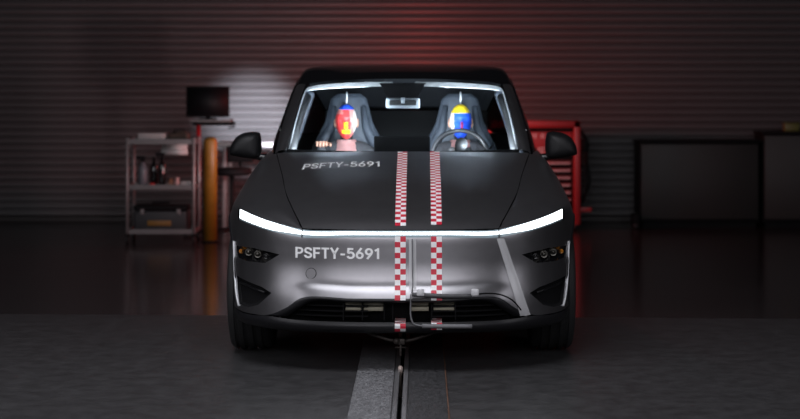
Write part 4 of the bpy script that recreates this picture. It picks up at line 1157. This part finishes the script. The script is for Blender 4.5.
# yellow bollard
YB = 7.75
bx_ = at(210.3, 0, YB).x; zb_ = at(0, 137, YB).z
bo = thing('bollard', 'yellow steel bollard with domed top next to the cart', 'bollard', (bx_, YB, 0))
bm = bmesh.new(); lathe(bm, [(0.064, 0), (0.064, zb_ - 0.04), (0.058, zb_ - 0.02), (0.04, zb_ - 0.005), (0.004, zb_)], 28); obj('post', bm, mat('yellow_enamel', (0.25, 0.115, 0.012), 0.45, noise=(12, 0.2)), bo)
bm = bmesh.new(); lathe(bm, [(0.088, 0), (0.088, 0.012), (0.066, 0.016)], 28); obj('base_plate', bm, DARK, bo)
# white work table
YT = 8.6
tx0, tx1 = at(214, 0, YT).x, at(214, 0, YT).x + 1.15; zt2 = at(0, 143, YT).z
tb = thing('work_table', 'white-topped work table on thin steel legs behind the car', 'table', ((tx0 + tx1) / 2, YT + 0.3, 0))
hwt = (tx1 - tx0) / 2
bm = bmesh.new(); box(bm, (0, 0, zt2 - 0.02), (2 * hwt, 0.6, 0.04), bev=0.004); obj('table_top', bm, mat('white_laminate', (0.7, 0.68, 0.68), 0.45), tb)
for s in (-1, 1):
    for q in (-1, 1):
        bm = bmesh.new(); box(bm, (s * (hwt - 0.10), q * 0.27, (zt2 - 0.04) / 2), (0.04, 0.04, zt2 - 0.04), bev=0.004); obj('leg', bm, steel, tb)
for q in (-1, 1):
    bm = bmesh.new(); box(bm, (0, q * 0.27, 0.60), (2 * hwt - 0.2, 0.03, 0.04)); obj('stretcher', bm, steel, tb, smooth=False)
# black stool
YS_ = 8.2
stl = thing('work_stool', 'black work stool with padded seat in front of the white table', 'stool', (at(232, 0, YS_).x, YS_, 0))
bm = bmesh.new(); lathe(bm, [(0.02, 0.60), (0.17, 0.605), (0.195, 0.625), (0.195, 0.655), (0.17, 0.675), (0.02, 0.68)], 28); obj('seat', bm, DARK, stl)
bm = bmesh.new(); box(bm, (0.06, 0.17, 0.80), (0.26, 0.05, 0.16), bev=0.022, seg=3); sweep(bm, [(0.06, 0.10, 0.62), (0.06, 0.19, 0.66), (0.06, 0.19, 0.78)], 0.012, 8); obj('backrest', bm, DARK, stl)
bm = bmesh.new(); sweep(bm, [(0, 0, 0.05), (0, 0, 0.61)], 0.025, 12); obj('gas_post', bm, DARK, stl)
for k in range(5):
    a = 2 * PI * k / 5 + 0.4
    bm = bmesh.new(); sweep(bm, [(0, 0, 0.09), (0.25 * math.cos(a), 0.25 * math.sin(a), 0.06)], [0.022, 0.014], 8)
    lg = obj('leg', bm, DARK, stl)
    bm = bmesh.new(); lathe(bm, [(0.024, -0.015), (0.025, 0), (0.024, 0.015)], 14, 'X', c=(0.25 * math.cos(a), 0.25 * math.sin(a), 0.025)); obj('caster', bm, DARK, lg)

# ================================================================== RIGHT BACKGROUND
YR = 9.0
xr1 = at(580.5, 0, YR).x; xr0 = xr1 - 0.95; zr1 = at(0, 121, YR).z
tr = thing('tool_cabinet', 'red tool cabinet with lettered panel and drawers behind the car', 'cabinet', ((xr0 + xr1) / 2, YR + 0.25, 0))
hwr = (xr1 - xr0) / 2
for s in (-1, 1):
    for q in (-1, 1):
        bm = bmesh.new(); box(bm, (s * (hwr - 0.033), q * 0.22, 0.06 + (zr1 - 0.06) / 2), (0.066, 0.06, zr1 - 0.06), bev=0.008); obj('post', bm, redp, tr)
        bm = bmesh.new(); lathe(bm, [(0.02, -0.015), (0.05, -0.015), (0.05, 0.015), (0.02, 0.015)], 18, 'X', c=(s * (hwr - 0.05), q * 0.2, 0.05)); obj('caster', bm, RUBBER, tr)
bm = bmesh.new(); box(bm, (0, 0, zr1 - 0.035), (2 * hwr, 0.5, 0.07), bev=0.008); obj('top_beam', bm, redp, tr)
bm = bmesh.new(); box(bm, (0, 0.05, 0.55), (2 * hwr - 0.14, 0.36, 0.92)); obj('carcass', bm, DARK, tr, smooth=False)
z_b = lambda py: at(0, py, YR).z
bm = bmesh.new(); box(bm, (0, -0.16, (z_b(132) + z_b(156)) / 2), (2 * hwr - 0.14, 0.02, z_b(132) - z_b(156)), bev=0.003); sp = obj('sign_panel', bm, redp, tr)
def letters(txt, x0, x1, za, zb, parent, m):
    bm = text_mesh(txt)
    for v in bm.verts: v.co = Vector((x0 + (x1 - x0) * v.co.x, -0.172, za + (zb - za) * v.co.y))
    ob = obj('lettering', bm, m, parent, smooth=False)
    bm2 = None
    return ob
pw = mat('sign_white', (0.75, 0.68, 0.68), 0.5)
cxr = (xr0 + xr1) / 2
letters('NT C', at(529, 0, YR).x - cxr, at(545.5, 0, YR).x - cxr, z_b(138.5), z_b(134.3), sp, pw)
letters('VE', at(534, 0, YR).x - cxr, at(546, 0, YR).x - cxr, z_b(155.5), z_b(147.5), sp, pw)
for k in range(6):
    zc_ = z_b(163 + 7.4 * k)
    bm = bmesh.new(); box(bm, (0, -0.17, zc_), (2 * hwr - 0.15, 0.03, 0.046), bev=0.004); dw = obj('drawer', bm, mat('dark_red_enamel', (0.10, 0.006, 0.008), 0.45), tr)
    bm = bmesh.new(); box(bm, (0, -0.192, zc_ - 0.006), (2 * hwr - 0.20, 0.016, 0.020), bev=0.003); obj('handle', bm, mat('pale_handle', (0.75, 0.55, 0.55), 0.4), dw)
bm = bmesh.new(); box(bm, (hwr + 0.055, -0.2, z_b(210)), (0.12, 0.05, 0.045), bev=0.006); obj('side_bracket', bm, redp, tr)
for k, xx in enumerate((0.03, 0.06, 0.085)):
    bm = bmesh.new()
    pts = curve3([(hwr - 0.01, -0.1, zr1 - 0.08), (hwr + xx, -0.12, zr1 - 0.12 - 0.05 * k), (hwr + xx * 0.9, -0.13, 0.75), (hwr + xx * 1.1, -0.14, 0.45), (hwr + xx * 0.5, -0.12, 0.22 + 0.06 * k), (hwr - 0.01, -0.1, 0.3)], 6)
    sweep(bm, [tuple(p) for p in pts], 0.008 + 0.003 * k, 8); obj('hose', bm, DARK, tr)
bm = bmesh.new(); box(bm, (hwr + 0.04, -0.1, z_b(146)), (0.10, 0.10, 0.13), bev=0.02); obj('hose_reel', bm, DARK, tr)

# long dark cabinets along the wall
YK = 9.35
cabm = mat('dark_brown_cabinet', (0.020, 0.016, 0.015), 0.55, noise=(3, 0.12)); 
for (p0, p1, pt_, lab) in ((640, 760, 140.5, 'low dark steel cabinet with a flat front next to the red tool cabinet'), (763.5, 905, 132, 'taller dark steel cabinet carrying a small yellow box')):
    x0, x1, zt3 = at(p0, 0, YK).x, at(p1, 0, YK).x, at(0, pt_, YK).z
    cb = thing('steel_cabinet', lab, 'cabinet', ((x0 + x1) / 2, YK + 0.26, 0)); hwk = (x1 - x0) / 2
    bm = bmesh.new(); box(bm, (0, 0.02, 0.05 + (zt3 - 0.05) / 2), (2 * hwk, 0.48, zt3 - 0.06), bev=0.004); obj('carcass', bm, DARK, cb)
    bm = bmesh.new(); box(bm, (0, 0, zt3 - 0.012), (2 * hwk + 0.03, 0.54, 0.025), bev=0.004); obj('top', bm, DARK, cb)
    bm = bmesh.new(); box(bm, (0, -0.235, 0.09 + (zt3 - 0.13) / 2), (2 * hwk - 0.03, 0.03, zt3 - 0.13), bev=0.004); dd = obj('front_panel', bm, cabm, cb)
    bm = bmesh.new(); box(bm, (0, 0.02, 0.03), (2 * hwk - 0.06, 0.42, 0.06)); obj('plinth', bm, DARK, cb, smooth=False)
    cabz, cabx = zt3, x0
bm = bmesh.new(); box(bm, (0, 0, 0.04), (0.16, 0.10, 0.08), bev=0.01)
t = simple('yellow_box', 'small yellow-green box on the taller dark cabinet', 'box', bm, mat('olive_yellow', (0.14, 0.13, 0.03), 0.5), (at(795, 0, YK).x, YK + 0.2, cabz + 0.001))
bm = bmesh.new(); box(bm, (0, 0, 0.085), (0.165, 0.105, 0.012), bev=0.004); obj('lid', bm, mat('olive_yellow', ()), t)
xx = at(634.5, 0, YK).x
t = thing('floor_jack', 'small black wheeled block beside the low dark cabinet', 'jack', (xx, YK - 0.05, 0))
bm = bmesh.new(); box(bm, (0, 0, 0.10), (0.07, 0.20, 0.10), bev=0.01); obj('body', bm, DARK, t)
for q in (-1, 1):
    bm = bmesh.new(); lathe(bm, [(0.01, -0.03), (0.035, -0.03), (0.035, 0.03), (0.01, 0.03)], 16, 'X', c=(0, q * 0.07, 0.035)); obj('wheel', bm, RUBBER, t)
# tow peg standing in the floor slot
pg = hit_y = None
t = thing('tow_peg', 'small pale tow peg standing in the floor slot', 'peg', (0.0, 0.05, -0.14))
bm = bmesh.new(); lathe(bm, [(0.009, 0.0), (0.009, 0.13), (0.013, 0.135), (0.013, 0.165), (0.006, 0.172)], 14); obj('pin', bm, mat('pale_brass', (0.55, 0.45, 0.40), 0.4, 0.4), t)
bm = bmesh.new(); box(bm, (0, 0, 0.01), (0.02, 0.06, 0.02), bev=0.003); obj('shoe', bm, yk, t)
